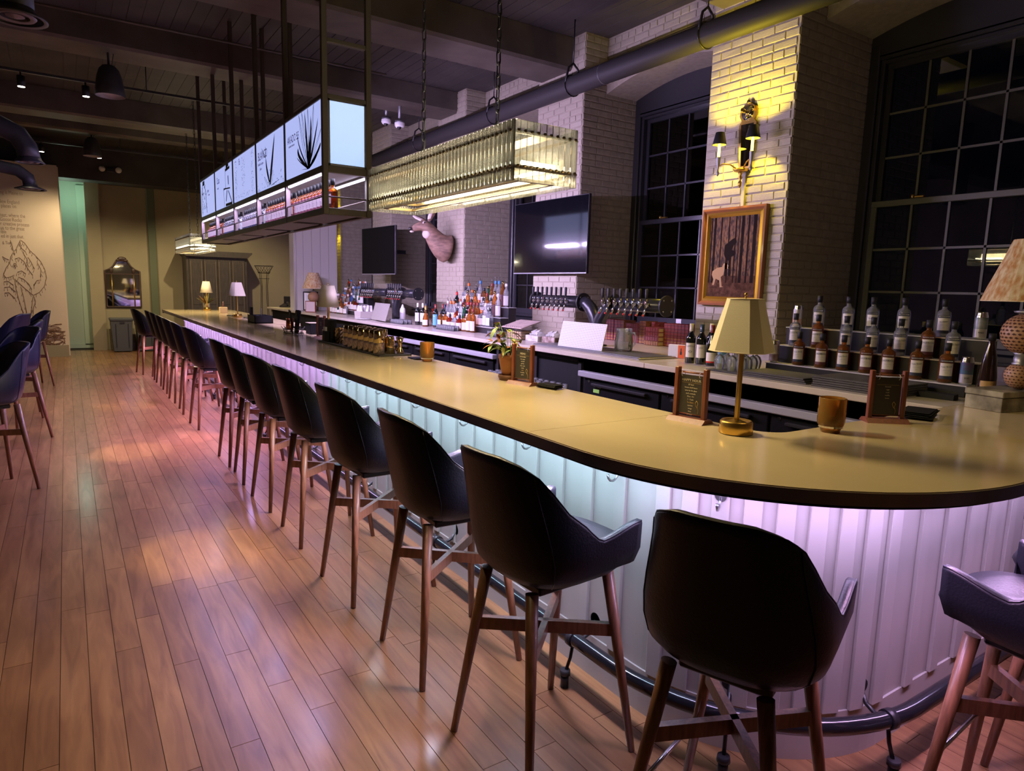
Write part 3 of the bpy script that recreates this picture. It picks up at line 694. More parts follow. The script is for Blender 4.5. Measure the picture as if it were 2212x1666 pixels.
for i, (x, y, a) in enumerate(ys):
    lb = 'black leather bar stool on wooden legs along the bar, %s beyond the nearest one' % ORD[i]
    if i == 13: lb = 'black leather bar stool at the far end of the row, turned outwards'
    if i == 0: o = st0; o.location = (x, y, 0); o.rotation_euler.z = R(a); o['label'] = lb; o['group'] = 'bar stools along the bar'
    else: copy_tree(st0, (x, y, 0), R(a), lb, 'bar stools along the bar')
o = make_stool('nearest black leather bar stool, its broad back towards the camera', m_leather, R(-3), 1); o.location = (1.45, 1.035, 0); o.rotation_euler.z = R(20)
o = make_stool('black leather bar stool facing the curved bar end, chrome foot bar on its legs', m_leather, R(8), 2); o.location = (2.25, 0.59, 0); o.rotation_euler.z = R(86)
o = make_stool('black leather bar stool at the short side of the bar, mostly cut by the frame', m_leather, 0, 0); o.location = (2.80, 0.60, 0); o.rotation_euler.z = R(92)
nv = None
for (x, y, a, lb) in ((-0.56, 6.15, 205, 'nearest navy leather stool at the dining table by the mural wall'), (-0.52, 8.0, 222, 'navy leather stool with gold-lit inner back, second at the dining table'), (-0.55, 9.35, 185, 'navy leather stool behind the gold-lit one at the dining table'),
                      (-0.72, 11.15, 150, 'navy leather stool seen square from behind the table top'), (-0.52, 11.95, 200, 'dark leather stool standing nearest the mural wall, back turned'),):
    if nv is None: nv = make_stool(lb, m_navy); nv['group'] = 'navy stools round the dining table'; o = nv; o.location = (x, y, 0); o.rotation_euler.z = R(a)
    else: copy_tree(nv, (x, y, 0), R(a), lb, 'navy stools round the dining table')
tb = thing('dining_table', 'dark glossy high dining table cut by the edge of the picture', 'table', (-1.36, 8.3, 0))
MB().box(-0.55, -2.2, 1.00, 0.50, 2.2, 1.035, bev=0.01).build('table_top', M('dark_gloss_wood', (0.02, 0.017, 0.016), 0.15, coat=0.4), tb)
for (x, y) in ((-0.45, -2.0), (0.38, -2.0), (-0.45, 2.0), (0.38, 2.0)): MB().box(x, y - 0.03, 0, x + 0.06, y + 0.03, 1.0).build('leg', m_black, tb)
o = MB().lathe([(0.001, 0.004), (0.03, 0.004), (0.036, 0.10), (0.034, 0.10), (0.028, 0.008), (0.001, 0.008)], n=16).build('water_glass', m_clear, None, (-0.92, 8.55, 1.035)); tag(o, 'clear water glass on the dining table edge', 'glass')
o = MB().lathe([(0.001, 0.0), (0.12, 0.0), (0.125, 0.012), (0.10, 0.012), (0.001, 0.006)], n=24).build('white_plate', m_white, None, (-0.95, 9.1, 1.035)); tag(o, 'white plate beside the water glass on the dining table', 'plate')
o = MB().box(-0.09, -0.04, 0, 0.09, 0.04, 0.02, bev=0.006).ell((0.02, 0, 0.018), (0.06, 0.03, 0.012)).build('folded_napkin', m_paper, None, (-0.87, 8.85, 1.035), 0.5); tag(o, 'folded white napkin between plate and glass on the dining table', 'napkin')

# ================================================================ BACK COUNTER
bc = thing('back_counter', 'long pale stone back bar counter with dark coolers and steel edging below', 'counter')
for (y0, y1) in ((1.532, 3.62), (3.622, 8.2), (8.202, 15.1)):
    MB().box(3.62, y0, ZT - 0.04, 4.79, y1, ZT, bev=0.004).build('counter_slab', m_counter2, bc)
for i, (ya, yb, xw) in enumerate(bays[:5]):
    MB().box(4.79, max(ya, 1.6) + 0.005, ZT - 0.04, 5.215, yb - 0.005, ZT - 0.0005).build('niche_slab', m_counter2, bc)
MB().box(3.72, 1.532, 0.10, 3.76, 15.05, ZT - 0.05).build('cooler_front', m_blackmatte, bc)
MB().box(3.60, 1.6, 0, 3.75, 15.0, 0.10).build('plinth', m_blackmatte, bc)
MB().box(3.70, 15.03, 0, 4.78, 15.07, ZT - 0.04).build('end_panel', m_wall, bc)
for (y0, y1) in ((1.55, 4.45), (5.85, 9.3)):
    MB().box(3.655, y0, 0.865, 3.72, y1, 0.915, bev=0.006).build('steel_rail', M('bright_rail_steel', (0.50, 0.50, 0.55), 0.35, 0.5), bc)
    MB().box(3.72, y0, 0.915, 3.73, y1, 1.02).build('shadow_gap', M('charcoal_trim', (0.010, 0.009, 0.011), 0.5, spec=0.15), bc)
y = 1.7
for (y0, y1) in ((1.62, 2.55), (2.57, 3.5), (3.52, 4.40), (5.90, 6.85), (6.87, 7.85), (7.87, 8.85), (8.9, 9.9), (10.0, 11.0)):
    d = MB().box(3.695, y0, 0.16, 3.72, y1, 0.855, bev=0.006).build('cooler_door', M('black_cooler_door', (0.004, 0.004, 0.005), 0.45, spec=0.12), bc)
    MB().box(3.66, y0 + 0.12, 0.80, 3.695, y1 - 0.12, 0.825, bev=0.006).build('door_handle', m_black, d)
    MB().cyl((3.69, y1 - 0.06, 0.835), (3.697, y1 - 0.06, 0.835), 0.012, n=12).build('door_lock', m_chrome, d)
    if y0 == 3.52:
        text('True', 0.05, m_white, d, (3.692, 4.28, 0.79), ROT_NX); MB().box(3.690, 4.20, 0.745, 3.694, 4.275, 0.775).build('green_sticker', M('green_sticker', (0.25, 0.5, 0.1), 0.5), d)
    if y0 == 5.90:
        MB().box(3.690, 5.98, 0.62, 3.694, 6.03, 0.71).build('white_sticker', m_white, d); MB().box(3.689, 5.93, 0.62, 3.694, 5.98, 0.71).build('cyan_sticker', M('cyan_sticker', (0.05, 0.5, 0.6), 0.5), d)
# open shelf bay of the counter with upturned glasses
MB().box(3.70, 4.46, 0.55, 3.72, 4.50, 1.02).box(3.70, 5.80, 0.55, 3.72, 5.84, 1.02).box(3.70, 5.12, 0.55, 3.72, 5.16, 1.02).box(3.70, 4.46, 0.98, 3.72, 5.84, 1.03).build('shelf_frame', m_black, bc)
MB().box(3.40, 4.50, 0.66, 3.72, 5.80, 0.675).build('glass_shelf_board', m_steel, bc)
tum = MB().lathe([(0.001, 0.102), (0.028, 0.102), (0.036, 0.0), (0.034, 0.0), (0.026, 0.096), (0.001, 0.096)], n=12).mesh('upturned_tumbler', m_clear)
k = 0
for yy in (4.58, 4.67, 4.76, 4.85, 4.94, 5.03, 5.24, 5.33, 5.42, 5.51, 5.60, 5.69):
    for xx in (3.45, 3.54, 3.63):
        o = ref('upturned_tumbler', tum, None, (xx, yy, 0.676)); tag(o, 'upturned tumbler on the low steel shelf, %s along %s row' % (ORD[k // 3], ('the front', 'the middle', 'the rear')[k % 3]), 'glass', 'tumblers on the low steel shelf'); k += 1

# ================================================================ HANGING SHELF WITH LIGHTBOXES
hs = thing('hanging_shelf', 'hanging steel bar shelf with lit picture boxes above and bottles behind a rail', 'shelf')
UY = [4.926, 5.94, 6.97, 8.05, 9.12, 10.2]; HX0, HX1 = 1.60, 1.97
for i, y in enumerate(UY):
    for x in (HX0, HX1 - 0.04):
        MB().box(x, y - (0.02 if 0 < i < 5 else 0.0) - (0.04 if i == 5 else 0), 2.105, x + 0.04, y + (0.02 if 0 < i < 5 else 0.04) - (0.04 if i == 5 else 0), ZC if i != 9 else 3, bev=0.003).build('upright', m_frame, hs)
for x in (HX0, HX1 - 0.04):
    for (z0, z1) in ((2.105, 2.155), (2.405, 2.455), (2.92, 2.95)): MB().box(x + 0.002, 4.93, z0, x + 0.038, 10.19, z1, bev=0.003).build('long_rail', m_frame, hs)
for y in (4.93, 10.15):
    for (z0, z1) in ((2.105, 2.155), (2.405, 2.455), (2.92, 2.95), (3.30, 3.33) if y < 5 else (2.92, 2.94)): MB().box(HX0 + 0.04, y, z0, HX1 - 0.04, y + 0.04, z1, bev=0.003).build('end_rail', m_frame, hs)
MB().box(HX0 + 0.04, 4.97, 2.905, HX1 - 0.04, 10.15, 2.925).build('box_lid', m_black, hs)
MB().box(HX0 + 0.04, 4.97, 2.42, HX1 - 0.04, 10.15, 2.43).build('box_floor', M('lilac_grey_soffit', (0.34, 0.32, 0.34), 0.5), hs)
for i in range(5):
    y0, y1 = UY[i] + 0.03, UY[i + 1] - 0.03
    sp = MB().box(HX0 + 0.04, y0 + 0.01, 2.135, HX1 - 0.04, y1 - 0.01, 2.15).build('shelf_board', m_frame, hs)
    MB().box(HX0 + 0.06, y0 + 0.05, 2.118, HX1 - 0.06, y1 - 0.05, 2.132).build('under_panel', M('brown_soffit', (0.09, 0.07, 0.06), 0.5), hs)
    for x in (HX0 + 0.012, HX1 - 0.028):
        MB().box(x, y0 + 0.06, 2.392, x + 0.016, y1 - 0.02, 2.404).build('led_tube', m_led, hs)
    MB().box(HX0 + 0.035, y0 + 0.02, 2.151, HX0 + 0.045, y1 - 0.02, 2.156).build('shelf_edge_light', M('edge_glow', (0.8, 0.8, 1), 0.5, em=(0.85, 0.75, 1.0), es=2.0), hs)
    MB().cyl((HX0 + 0.01, UY[i] + 0.02, 2.235), (HX0 + 0.01, UY[i + 1] - 0.02, 2.235), 0.006, n=8).build('guard_rod', m_frame, hs)
    MB().cyl((HX1 - 0.01, UY[i] + 0.02, 2.235), (HX1 - 0.01, UY[i + 1] - 0.02, 2.235), 0.006, n=8).build('guard_rod', m_frame, hs)
MB().cyl((HX0 + 0.03, 4.945, 2.235), (HX1 - 0.03, 4.945, 2.235), 0.006, n=8).build('guard_rod', m_frame, hs)
MB().box(HX0 + 0.045, 4.935, 2.46, HX1 - 0.045, 4.95, 2.915).build('end_lightbox', m_light_em, hs)
MB().box(HX0 + 0.04, 4.93, 2.455, HX0 + 0.055, 4.945, 2.92).box(HX1 - 0.055, 4.93, 2.455, HX1 - 0.04, 4.945, 2.92).box(HX0 + 0.04, 4.93, 2.905, HX1 - 0.04, 4.945, 2.92).box(HX0 + 0.04, 4.93, 2.455, HX1 - 0.04, 4.945, 2.47).build('lightbox_bezel', m_steel, hs)
BX0, BX1 = 2.46, 2.915
boxes = []
for i in range(5):
    y0, y1 = UY[i] + (0.045 if i == 0 else 0.024), UY[i + 1] - 0.024
    lb = MB().box(HX0 + 0.006, y0, BX0, HX0 + 0.02, y1, BX1).build('lightbox', m_light_em2, hs); boxes.append((lb, y0, y1))
    MB().box(HX1 - 0.02, y0, BX0, HX1 - 0.006, y1, BX1).build('lightbox', m_light_em2, hs)
def leafshape(mb, lb, base, tip, w, bend=0.0, x=HX0 + 0.004, outline=False):
    """pointed agave leaf drawn flat on the lightbox; coordinates (u along the box 0..1 from its far end, v 0..1 up)"""
    _, y0, y1 = lb; P = lambda u, v: (y1 - u * (y1 - y0), BX0 + v * (BX1 - BX0))
    n = 8; L, Rr = [], []
    for i in range(n + 1):
        t = i / n; cx = base[0] + (tip[0] - base[0]) * t + bend * math.sin(t * math.pi); cz = base[1] + (tip[1] - base[1]) * t + abs(bend) * 0.5 * math.sin(t * math.pi)
        ww = w * (1 - t) ** 0.6 * (0.5 + 0.5 * min(1, 3 * t)); L.append((cx - ww, cz)); Rr.append((cx + ww, cz))
    cl = lambda u, v: P(min(0.995, max(0.005, u)), min(0.995, max(0.0, v)))
    for i in range(n):
        if outline:
            for side in (L, Rr):
                a, b_ = cl(*side[i]), cl(*side[i + 1]); d = 0.0035; mb.add([(x, a[0] - d, a[1]), (x, a[0] + d, a[1]), (x, b_[0] + d, b_[1]), (x, b_[0] - d, b_[1])], [(0, 1, 2, 3)])
        else:
            q = [cl(*L[i]), cl(*Rr[i]), cl(*Rr[i + 1]), cl(*L[i + 1])]; mb.add([(x, p[0], p[1]) for p in q], [(0, 1, 2, 3)])
rr = random.Random(2)
mb = MB(); b0 = boxes[0]
for (tx, tz, w_, bd, ol) in ((0.42, 0.98, 0.03, -0.02, True), (0.50, 1.0, 0.035, 0, True), (0.58, 1.0, 0.03, 0.0, False), (0.66, 1.0, 0.03, 0.02, True), (0.74, 0.86, 0.035, 0.03, False), (0.82, 1.0, 0.03, 0.02, True), (0.93, 0.75, 0.03, 0.02, False), (0.99, 0.55, 0.03, 0.02, True), (0.35, 0.72, 0.02, -0.06, False), (0.38, 0.45, 0.045, -0.10, False), (0.34, 0.30, 0.02, -0.05, False), (0.98, 0.35, 0.05, 0.08, False), (0.9, 0.2, 0.06, 0.02, False), (0.42, 0.05, 0.03, -0.03, False), (0.62, 0.7, 0.02, 0, False), (0.7, 0.6, 0.03, 0, False)):
    leafshape(mb, b0, (0.66, 0.02), (tx, tz), w_, bd, outline=ol)
mb.build('agave_print', m_ink, b0[0])
mb = MB(); b1 = boxes[1]
for (bx, bz, tx, tz, w_, bd, ol) in ((0.50, 0.05, 0.70, 0.97, 0.045, 0.0, False), (0.48, 0.10, 0.36, 0.62, 0.035, -0.02, False), (0.36, 0.60, 0.20, 0.86, 0.012, 0, False), (0.36, 0.62, 0.36, 0.84, 0.014, 0, False), (0.55, 0.02, 0.92, 0.06, 0.05, 0.04, False), (0.46, 0.02, 0.30, 0.25, 0.03, -0.02, True), (0.5, 0.02, 0.62, 0.3, 0.04, 0, True)):
    leafshape(mb, b1, (bx, bz), (tx, tz), w_, bd, outline=ol)
for i in range(60):
    u = rr.uniform(0.0, 0.99); v = rr.uniform(0.0, 0.36) * rr.random(); y = b1[2] - u * (b1[2] - b1[1]); z = BX0 + v * 0.45; s_ = rr.uniform(0.002, 0.006); mb.add([(HX0 + 0.004, y - s_, z - s_), (HX0 + 0.004, y + s_ * 1.5, z - s_ / 2), (HX0 + 0.004, y + s_, z + s_), (HX0 + 0.004, y - s_, z + s_)], [(0, 1, 2, 3)])
mb.build('leaf_print', m_ink, b1[0])
mb = MB(); b2 = boxes[2]
for i in range(190):
    col = rr.choice((0.12, 0.16, 0.44, 0.52, 0.86, 0.12, 0.88)); u = col + rr.gauss(0, 0.022); v = rr.uniform(0.1, 0.95)
    y = b2[2] - u * (b2[2] - b2[1]); z = BX0 + v * 0.45; s_ = rr.uniform(0.003, 0.008); mb.add([(HX0 + 0.004, y - s_, z - s_), (HX0 + 0.004, y + s_, z - s_), (HX0 + 0.004, y + s_, z + s_)], [(0, 1, 2)])
for i in range(40):
    u = rr.uniform(0.05, 0.95); v = 0.02 + 0.1 * rr.random(); y = b2[2] - u * (b2[2] - b2[1]); z = BX0 + v * 0.45; mb.add([(HX0 + 0.004, y - 0.008, z), (HX0 + 0.004, y + 0.008, z + 0.004), (HX0 + 0.004, y, z + 0.01)], [(0, 1, 2)])
mb.build('speckled_print', m_ink, b2[0])
def ln(mb, lb, pts, wd=0.012):
    for a, b_ in zip(pts, pts[1:]):
        P = lambda u, v: Vector((lb[2] - u * (lb[2] - lb[1]), BX0 + v * (BX1 - BX0))); p, q = P(*a), P(*b_); d = (q - p).normalized(); n = Vector((-d.y, d.x)) * wd / 2
        mb.add([(HX0 + 0.004, *(p + n)), (HX0 + 0.004, *(p - n)), (HX0 + 0.004, *(q - n)), (HX0 + 0.004, *(q + n))], [(0, 1, 2, 3)])
mb = MB(); b3 = boxes[3]
ln(mb, b3, [(0.62, 1.0), (0.62, 0.45), (0.50, 0.42), (0.52, 0.0)], 0.012); ln(mb, b3, [(0.62, 0.88), (0.86, 0.9)], 0.03); ln(mb, b3, [(0.76, 0.72), (0.78, 0.5)], 0.035); ln(mb, b3, [(0.5, 0.45), (0.86, 0.40)], 0.014); ln(mb, b3, [(0.70, 0.38), (0.62, 0.12)], 0.03); ln(mb, b3, [(0.76, 0.36), (0.95, 0.02)], 0.02); ln(mb, b3, [(0.66, 0.95), (0.8, 1.0)], 0.05); ln(mb, b3, [(0.6, 0.03), (0.95, 0.02)], 0.03)
mb.build('tool_print', m_ink, b3[0])
mb = MB(); b4 = boxes[4]
ln(mb, b4, [(0.12, 0.05), (0.10, 0.6), (0.18, 0.88), (0.30, 0.88), (0.40, 0.62), (0.44, 0.05)], 0.022); ln(mb, b4, [(0.18, 0.92), (0.32, 0.93)], 0.05)
for i in range(50):
    u = rr.uniform(0.12, 0.42); v = rr.uniform(0.1, 0.8); ln(mb, b4, [(u, v), (u + rr.uniform(-0.04, 0.04), v + rr.uniform(0.02, 0.08))], 0.01)
mb.build('bottle_print', m_ink, b4[0])
m_pink = M('grey_print', (0.35, 0.32, 0.42), 0.6)
for (i, u, v, t, s_) in ((0, 0.06, 0.60, 'AKADO 55', 0.085), (0, 0.10, 0.53, 'nacional mexicano', 0.028), (1, 0.06, 0.62, 'BLANCO', 0.11), (1, 0.05, 0.52, 'Destilado de agave', 0.035), (1, 0.13, 0.42, 'Jalisco', 0.035), (2, 0.28, 0.8, 'Es', 0.09), (3, 0.10, 0.66, 'Casa', 0.11), (3, 0.12, 0.52, 'mezcal', 0.04), (4, 0.5, 0.6, 'Agave', 0.06), (4, 0.55, 0.5, 'de campo', 0.035)):
    b_ = boxes[i]; text(t, s_, m_pink, b_[0], (HX0 + 0.0045, b_[2] - u * (b_[2] - b_[1]), BX0 + v * 0.455), ROT_NX, sx=0.8)

# ================================================================ CHANDELIERS
def chandelier(label, x0, x1, y0, y1, z0, z1, chains, n_long, n_short):
    cx, cy = (x0 + x1) / 2, (y0 + y1) / 2
    t = thing('chandelier', label, 'chandelier', (cx, cy, z0)); hx, hy, H = (x1 - x0) / 2, (y1 - y0) / 2, z1 - z0
    W_ = 2 * hy / n_long; Ws = 2 * hx / n_short
    # ribbed crystal bar, real size, shared mesh
    def barm(wd):
        mb = MB(); prof = [(-wd / 2 + 0.001, 0.0), (-wd / 4, -0.006), (0, -0.002), (wd / 4, -0.006), (wd / 2 - 0.001, 0.0), (wd / 2 - 0.001, 0.006), (-wd / 2 + 0.001, 0.006)]
        return mb.prism(prof, 'z', 0, H).mesh('crystal_bar', m_crystal)
    bl, bs = barm(W_), barm(Ws)
    for i in range(n_long):
        y = -hy + W_ * (i + 0.5)
        for sx in (-1, 1): ref('crystal_bar', bl, t, (sx * hx, y, 0), R(-90) * (1 if sx < 0 else -1))
    for i in range(n_short):
        x = -hx + Ws * (i + 0.5)
        for sy in (-1, 1): ref('crystal_bar', bs, t, (x, sy * hy, 0), 0 if sy < 0 else R(180))
    mg = M('dark_gold_rail', (0.20, 0.14, 0.07), 0.35, 0.8)
    zu, zl = H * 0.80, H * 0.22
    for z, w_ in ((zu, 0.012), (zl, 0.014)):
        i_ = 0.016
        for (a, b_, c, d) in ((-hx + i_, -hy + i_, -hx + i_ + w_, hy - i_), (hx - i_ - w_, -hy + i_, hx - i_, hy - i_), (-hx + i_, -hy + i_, hx - i_, -hy + i_ + w_), (-hx + i_, hy - i_ - w_, hx - i_, hy - i_)):
            MB().box(a, b_, z, c, d, z + w_).build('frame_rail', mg, t)
    # scalloped clip strip where the bars hook on
    mb = MB()
    for i in range(n_long):
        y = -hy + W_ * (i + 0.5)
        for sx in (-1, 1):
            for z in (zu, zl): mb.ell((sx * (hx + 0.008), y, z + 0.006), (0.006, 0.009, 0.007), 6, 4)
    for i in range(n_short):
        x = -hx + Ws * (i + 0.5)
        for sy in (-1, 1):
            for z in (zu, zl): mb.ell((x, sy * (hy + 0.008), z + 0.006), (0.009, 0.006, 0.007), 6, 4)
    mb.build('clip_studs', mg, t)['kind'] = 'stuff'
    # inner lamp frame with glowing tubes
    fi = 0.07
    for (a, b_, c, d) in ((-hx + fi, -hy + fi, -hx + fi + 0.018, hy - fi), (hx - fi - 0.018, -hy + fi, hx - fi, hy - fi), (-hx + fi, -hy + fi, hx - fi, -hy + fi + 0.018), (-hx + fi, hy - fi - 0.018, hx - fi, hy - fi)):
        MB().box(a, b_, 0.012, c, d, 0.026).build('lower_rail', mg, t)
    nt_ = 5
    for k in range(nt_):
        ya = -hy + 0.10 + (2 * hy - 0.2) * k / nt_ + 0.02; yb = -hy + 0.10 + (2 * hy - 0.2) * (k + 1) / nt_ - 0.02
        for sx in (-1, 1): MB().cyl((sx * (hx - 0.06), ya, zl + 0.035), (sx * (hx - 0.06), yb, zl + 0.035), 0.009, n=8).build('lamp_tube', m_tube, t)
    for sy in (-1, 1): MB().cyl((-hx + 0.08, sy * (hy - 0.06), zl + 0.035), (hx - 0.08, sy * (hy - 0.06), zl + 0.035), 0.009, n=8).build('lamp_tube', m_tube, t)
    MB().box(-0.05, -hy + 0.03, zu + 0.002, 0.05, hy - 0.03, zu + 0.008).build('top_plate', mg, t)
    if n_long < 20: link = 0.05
    for cyy in chains:
        mb = MB(); z = zu + 0.02; k = 0
        while z < ZC - z0 - 0.02:
            pts = []
            for i in range(10):
                a = 2 * math.pi * i / 10; u = 0.0105 * math.cos(a); v = 0.025 * math.sin(a) + (0.010 if math.sin(a) > 0 else -0.010)
                pts.append((u, cyy, z + 0.030 + v) if k % 2 else (0, cyy + u, z + 0.030 + v))
            mb.tube(pts, 0.0032, 5, closed=True); z += 0.054; k += 1
        mb.tube([(0.014, cyy + 0.012, zu), (0.014, cyy + 0.012, ZC - z0)], 0.0025, 5)
        mb.build('chain', m_black, t)
    return t
chandelier('long rectangular crystal bar chandelier glowing warm above the near half of the bar', 1.60, 1.94, 2.426, 4.046, 2.055, 2.303, (-0.40, 0.40), 46, 10)
chandelier('small looking crystal chandelier glowing beyond the far end of the hanging shelf', 1.62, 1.98, 11.4, 13.0, 2.05, 2.31, (-0.40, 0.40), 40, 10)
area('chandelier_light', (1.77, 3.236, 2.07), 0.16, 1.35, 27, WARM)
area('chandelier_light', (1.77, 3.236, 2.235), 0.16, 1.35, 17, (1.0, 0.80, 0.55), (R(180), 0, 0))
area('chandelier_light', (1.90, 3.236, 2.15), 0.10, 1.35, 14, (1.0, 0.78, 0.38), (0, R(-90), 0))
area('chandelier_light', (1.77, 2.40, 2.14), 0.26, 0.06, 26, (1.0, 0.78, 0.40), (R(-62), 0, 0))
area('chandelier_light', (1.80, 12.2, 2.07), 0.16, 1.3, 32, WARM)
for i in range(5):
    y = (UY[i] + UY[i + 1]) / 2
    area('shelf_led_light', (1.955, y, 2.39), 0.03, 0.9, 88, (0.70, 0.53, 1.0), (0, R(-62), 0))
    area('shelf_led_light', (1.62, y, 2.39), 0.03, 0.9, 30, (0.62, 0.46, 1.0), (0, R(34), 0))
    area('shelf_inner_light', (1.78, y, 2.385), 0.2, 0.9, 7, (0.80, 0.72, 1.0))
# ================================================================ THINGS ON THE BAR TOP
def put(o, label, cat, group=None): return tag(o, label, cat, group)
def table_lamp(label, x, y, rz, sides):
    t = thing('table_lamp', label, 'lamp', (x, y, ZT), rz)
    MB().lathe([(0.001, 0), (0.060, 0), (0.064, 0.004), (0.061, 0.046), (0.056, 0.052), (0.046, 0.050), (0.040, 0.046), (0.036, 0.047), (0.022, 0.051), (0.014, 0.054), (0.001, 0.055)], n=32).build('base', m_brass, t)
    MB().cyl((0, 0, 0.035), (0, 0, 0.335), 0.0105, 0.0105, 6 if sides == 8 else 12, sm=(sides != 8)).build('pole', m_brass, t)
    MB().cyl((0, 0, 0.33), (0, 0, 0.53), 0.004, n=6).ell((0, 0, 0.532), (0.006, 0.006, 0.008), 8, 6).build('finial', m_brass, t)
    def ring(r, z, n):
        if sides == 8:
            k = r * 0.62; pts = [(r, -k), (r, k), (k, r), (-k, r), (-r, k), (-r, -k), (-k, -r), (k, -r)]
            return [(p[0], p[1], z) for p in pts]
        return [(r * math.cos(2 * math.pi * i / n), r * math.sin(2 * math.pi * i / n), z) for i in range(n)]
    r0, r1 = 0.105, 0.058
    mb = MB().grid([ring(r0, 0.318, 32), ring(r1, 0.515, 32), ring(r1 - 0.003, 0.515, 32), ring(r0 - 0.003, 0.318, 32), ring(r0, 0.318, 32)], sm=(sides != 8), closed=True)
    sh = mb.build('lamp_shade', m_shade, t)
    MB().tube(ring(r0, 0.319, 32), 0.0018, 4, closed=True).tube(ring(r1, 0.515, 32), 0.0018, 4, closed=True).build('shade_trim', m_shade, sh)
    return t
table_lamp('brass table lamp with angular cream shade nearest the curved end of the bar', 2.125, 1.615, R(18), 8)
table_lamp('brass table lamp with smooth cream shade behind the gold shakers', 2.03, 6.16, 0, 32)
table_lamp('brass table lamp with angular shade beside the black organiser at the far bar', 2.10, 10.52, R(30), 8)
table_lamp('smallest looking brass lamp, beside the leafy plant at the far bar end', 2.09, 13.05, 0, 32)

def menu_stand(label, x, y, rz, lines, title=None, light=False):
    """faces local -x"""
    t = thing('menu_stand', label, 'menu stand', (x, y, ZT), rz)
    MB().prism([(-0.045, 0), (0.045, 0), (0.022, 0.018), (-0.022, 0.018)], 'y', -0.088, 0.088).build('base', m_walnut, t)
    for s_ in (-1, 1): MB().box(-0.012, s_ * 0.068 - 0.009, 0.016, 0.012, s_ * 0.068 + 0.009, 0.225, bev=0.002).build('post', m_walnut, t)
    MB().cyl((0, -0.062, 0.205), (0, 0.062, 0.205), 0.004, n=8).build('rod', m_walnut, t)
    MB().cyl((0, -0.06, 0.03), (0, 0.06, 0.03), 0.003, n=8).build('lower_rod', m_walnut, t)
    bd = MB().box(-0.002, -0.055, 0.028, 0.002, 0.055, 0.195).build('menu_card', M('slate_card', (0.035, 0.032, 0.03), 0.35), t)
    for s_ in (-1, 1):
        MB().tube([(0.012 * math.cos(R(a)), s_ * 0.042, 0.197 + 0.012 * math.sin(R(a))) for a in range(0, 360, 36)], 0.0014, 5, closed=True).build('binder_ring', m_steel, t)
    mi = M('chalk_ink', (0.55, 0.50, 0.38), 0.7); mg = M('gold_chalk', (0.45, 0.30, 0.08), 0.7)
    if title: text(title, 0.015, mi, bd, (-0.0024, 0, 0.168), ROT_NX, 'CENTER')
    for i, l in enumerate(lines): text(l, 0.0085, mi if i != 6 else mg, bd, (-0.0024, 0, 0.152 - i * 0.0125), ROT_NX, 'CENTER')
    mb = MB(); mb.box(-0.0026, -0.046, 0.162, -0.0022, 0.046, 0.1628); mb.tube([(-0.0024, -0.030, 0.09), (-0.0024, -0.038, 0.08), (-0.0024, -0.034, 0.068), (-0.0024, -0.040, 0.05), (-0.0024, -0.038, 0.035)], 0.001, 4)
    mb.tube([(-0.0024, -0.030, 0.09), (-0.0024, -0.024, 0.08), (-0.0024, -0.030, 0.066), (-0.0024, -0.036, 0.06)], 0.001, 4).build('chalk_drawing', mg, bd)
    return t
menu_stand('wooden menu stand with dark happy hour card beside the nearest lamp', 2.145, 1.865, R(8), ['$7 beer', 'house draft beers', 'wine by the glass', 'well cocktails', 'Mon - Fri', '3 - 5 pm', 'To Share', 'oysters', 'wings', 'fries', 'pretzel'], 'HAPPY HOUR', True)
menu_stand('wooden menu stand standing right beside the potted plant', 2.105, 3.045, R(14), ['COCKTAILS', 'the maple', 'old mill', 'gin fizz', 'river mule', 'toddy', 'sour', 'bramble', 'spritz'], 'MENU')
menu_stand('wooden menu stand seen at an angle on the short side of the bar', 2.93, 1.465, R(52), ['brunch', 'eggs', 'hash', 'waffle', 'toast'])
menu_stand('small dark menu stand between black box and tall black caddy', 2.05, 6.44, R(10), ['drinks', 'beer', 'wine'])

def votive():
    mb = MB(); n = 40; rows = []
    for (r, z) in ((0.001, 0.0), (0.036, 0.0), (0.037, 0.010), (0.041, 0.022), (0.047, 0.030), (0.050, 0.045), (0.050, 0.135), (0.048, 0.138), (0.046, 0.135), (0.045, 0.02), (0.001, 0.016)):
        rows.append([((r + (0.0016 if i % 2 and 0.04 < r else 0)) * math.cos(2 * math.pi * i / n), (r + (0.0016 if i % 2 and 0.04 < r else 0)) * math.sin(2 * math.pi * i / n), z) for i in range(n)])
    return mb.grid(rows, closed=True)
vm_ = votive().mesh('amber_votive', m_amberglass)
put(ref('candle_glass', vm_, None, (2.50, 1.455, ZT)), 'amber ribbed candle glass nearest the camera, between lamp and angled stand', 'candle glass')
put(ref('candle_glass', vm_, None, (2.12, 4.27, ZT)), 'amber ribbed candle glass beyond the gold shaker tray', 'candle glass')
def napkins(label, x, y, rz, n, sx, sy, mat=m_blackmatte, h=0.004):
    t = thing('napkin_stack', label, 'napkins', (x, y, ZT), rz); rr = random.Random(int(x * 100)); 
    for i in range(n):
        mb = MB().box(-sx / 2, -sy / 2, 0, sx / 2, sy / 2, h * 0.8, bev=0.001)
        mb.v = [(v[0], v[1], v[2] + (0.004 * math.sin(v[0] * 40 + i) if n > 6 else 0)) for v in mb.v]
        o = mb.build('napkin', mat, t, (rr.uniform(-0.006, 0.006), rr.uniform(-0.006, 0.006), 0.004 + i * h), rr.uniform(-0.08, 0.08))
    return t
napkins('ragged stack of black napkins before the metal box', 3.22, 1.46, 0.3, 7, 0.24, 0.12)
napkins('flat black napkin pad on the bar edge beyond the angled menu stand', 2.16, 2.86, R(100) , 5, 0.13, 0.07)
napkins('flat black napkins lying beside the far amber candle glass', 2.13, 4.44, 0.1, 2, 0.10, 0.13)

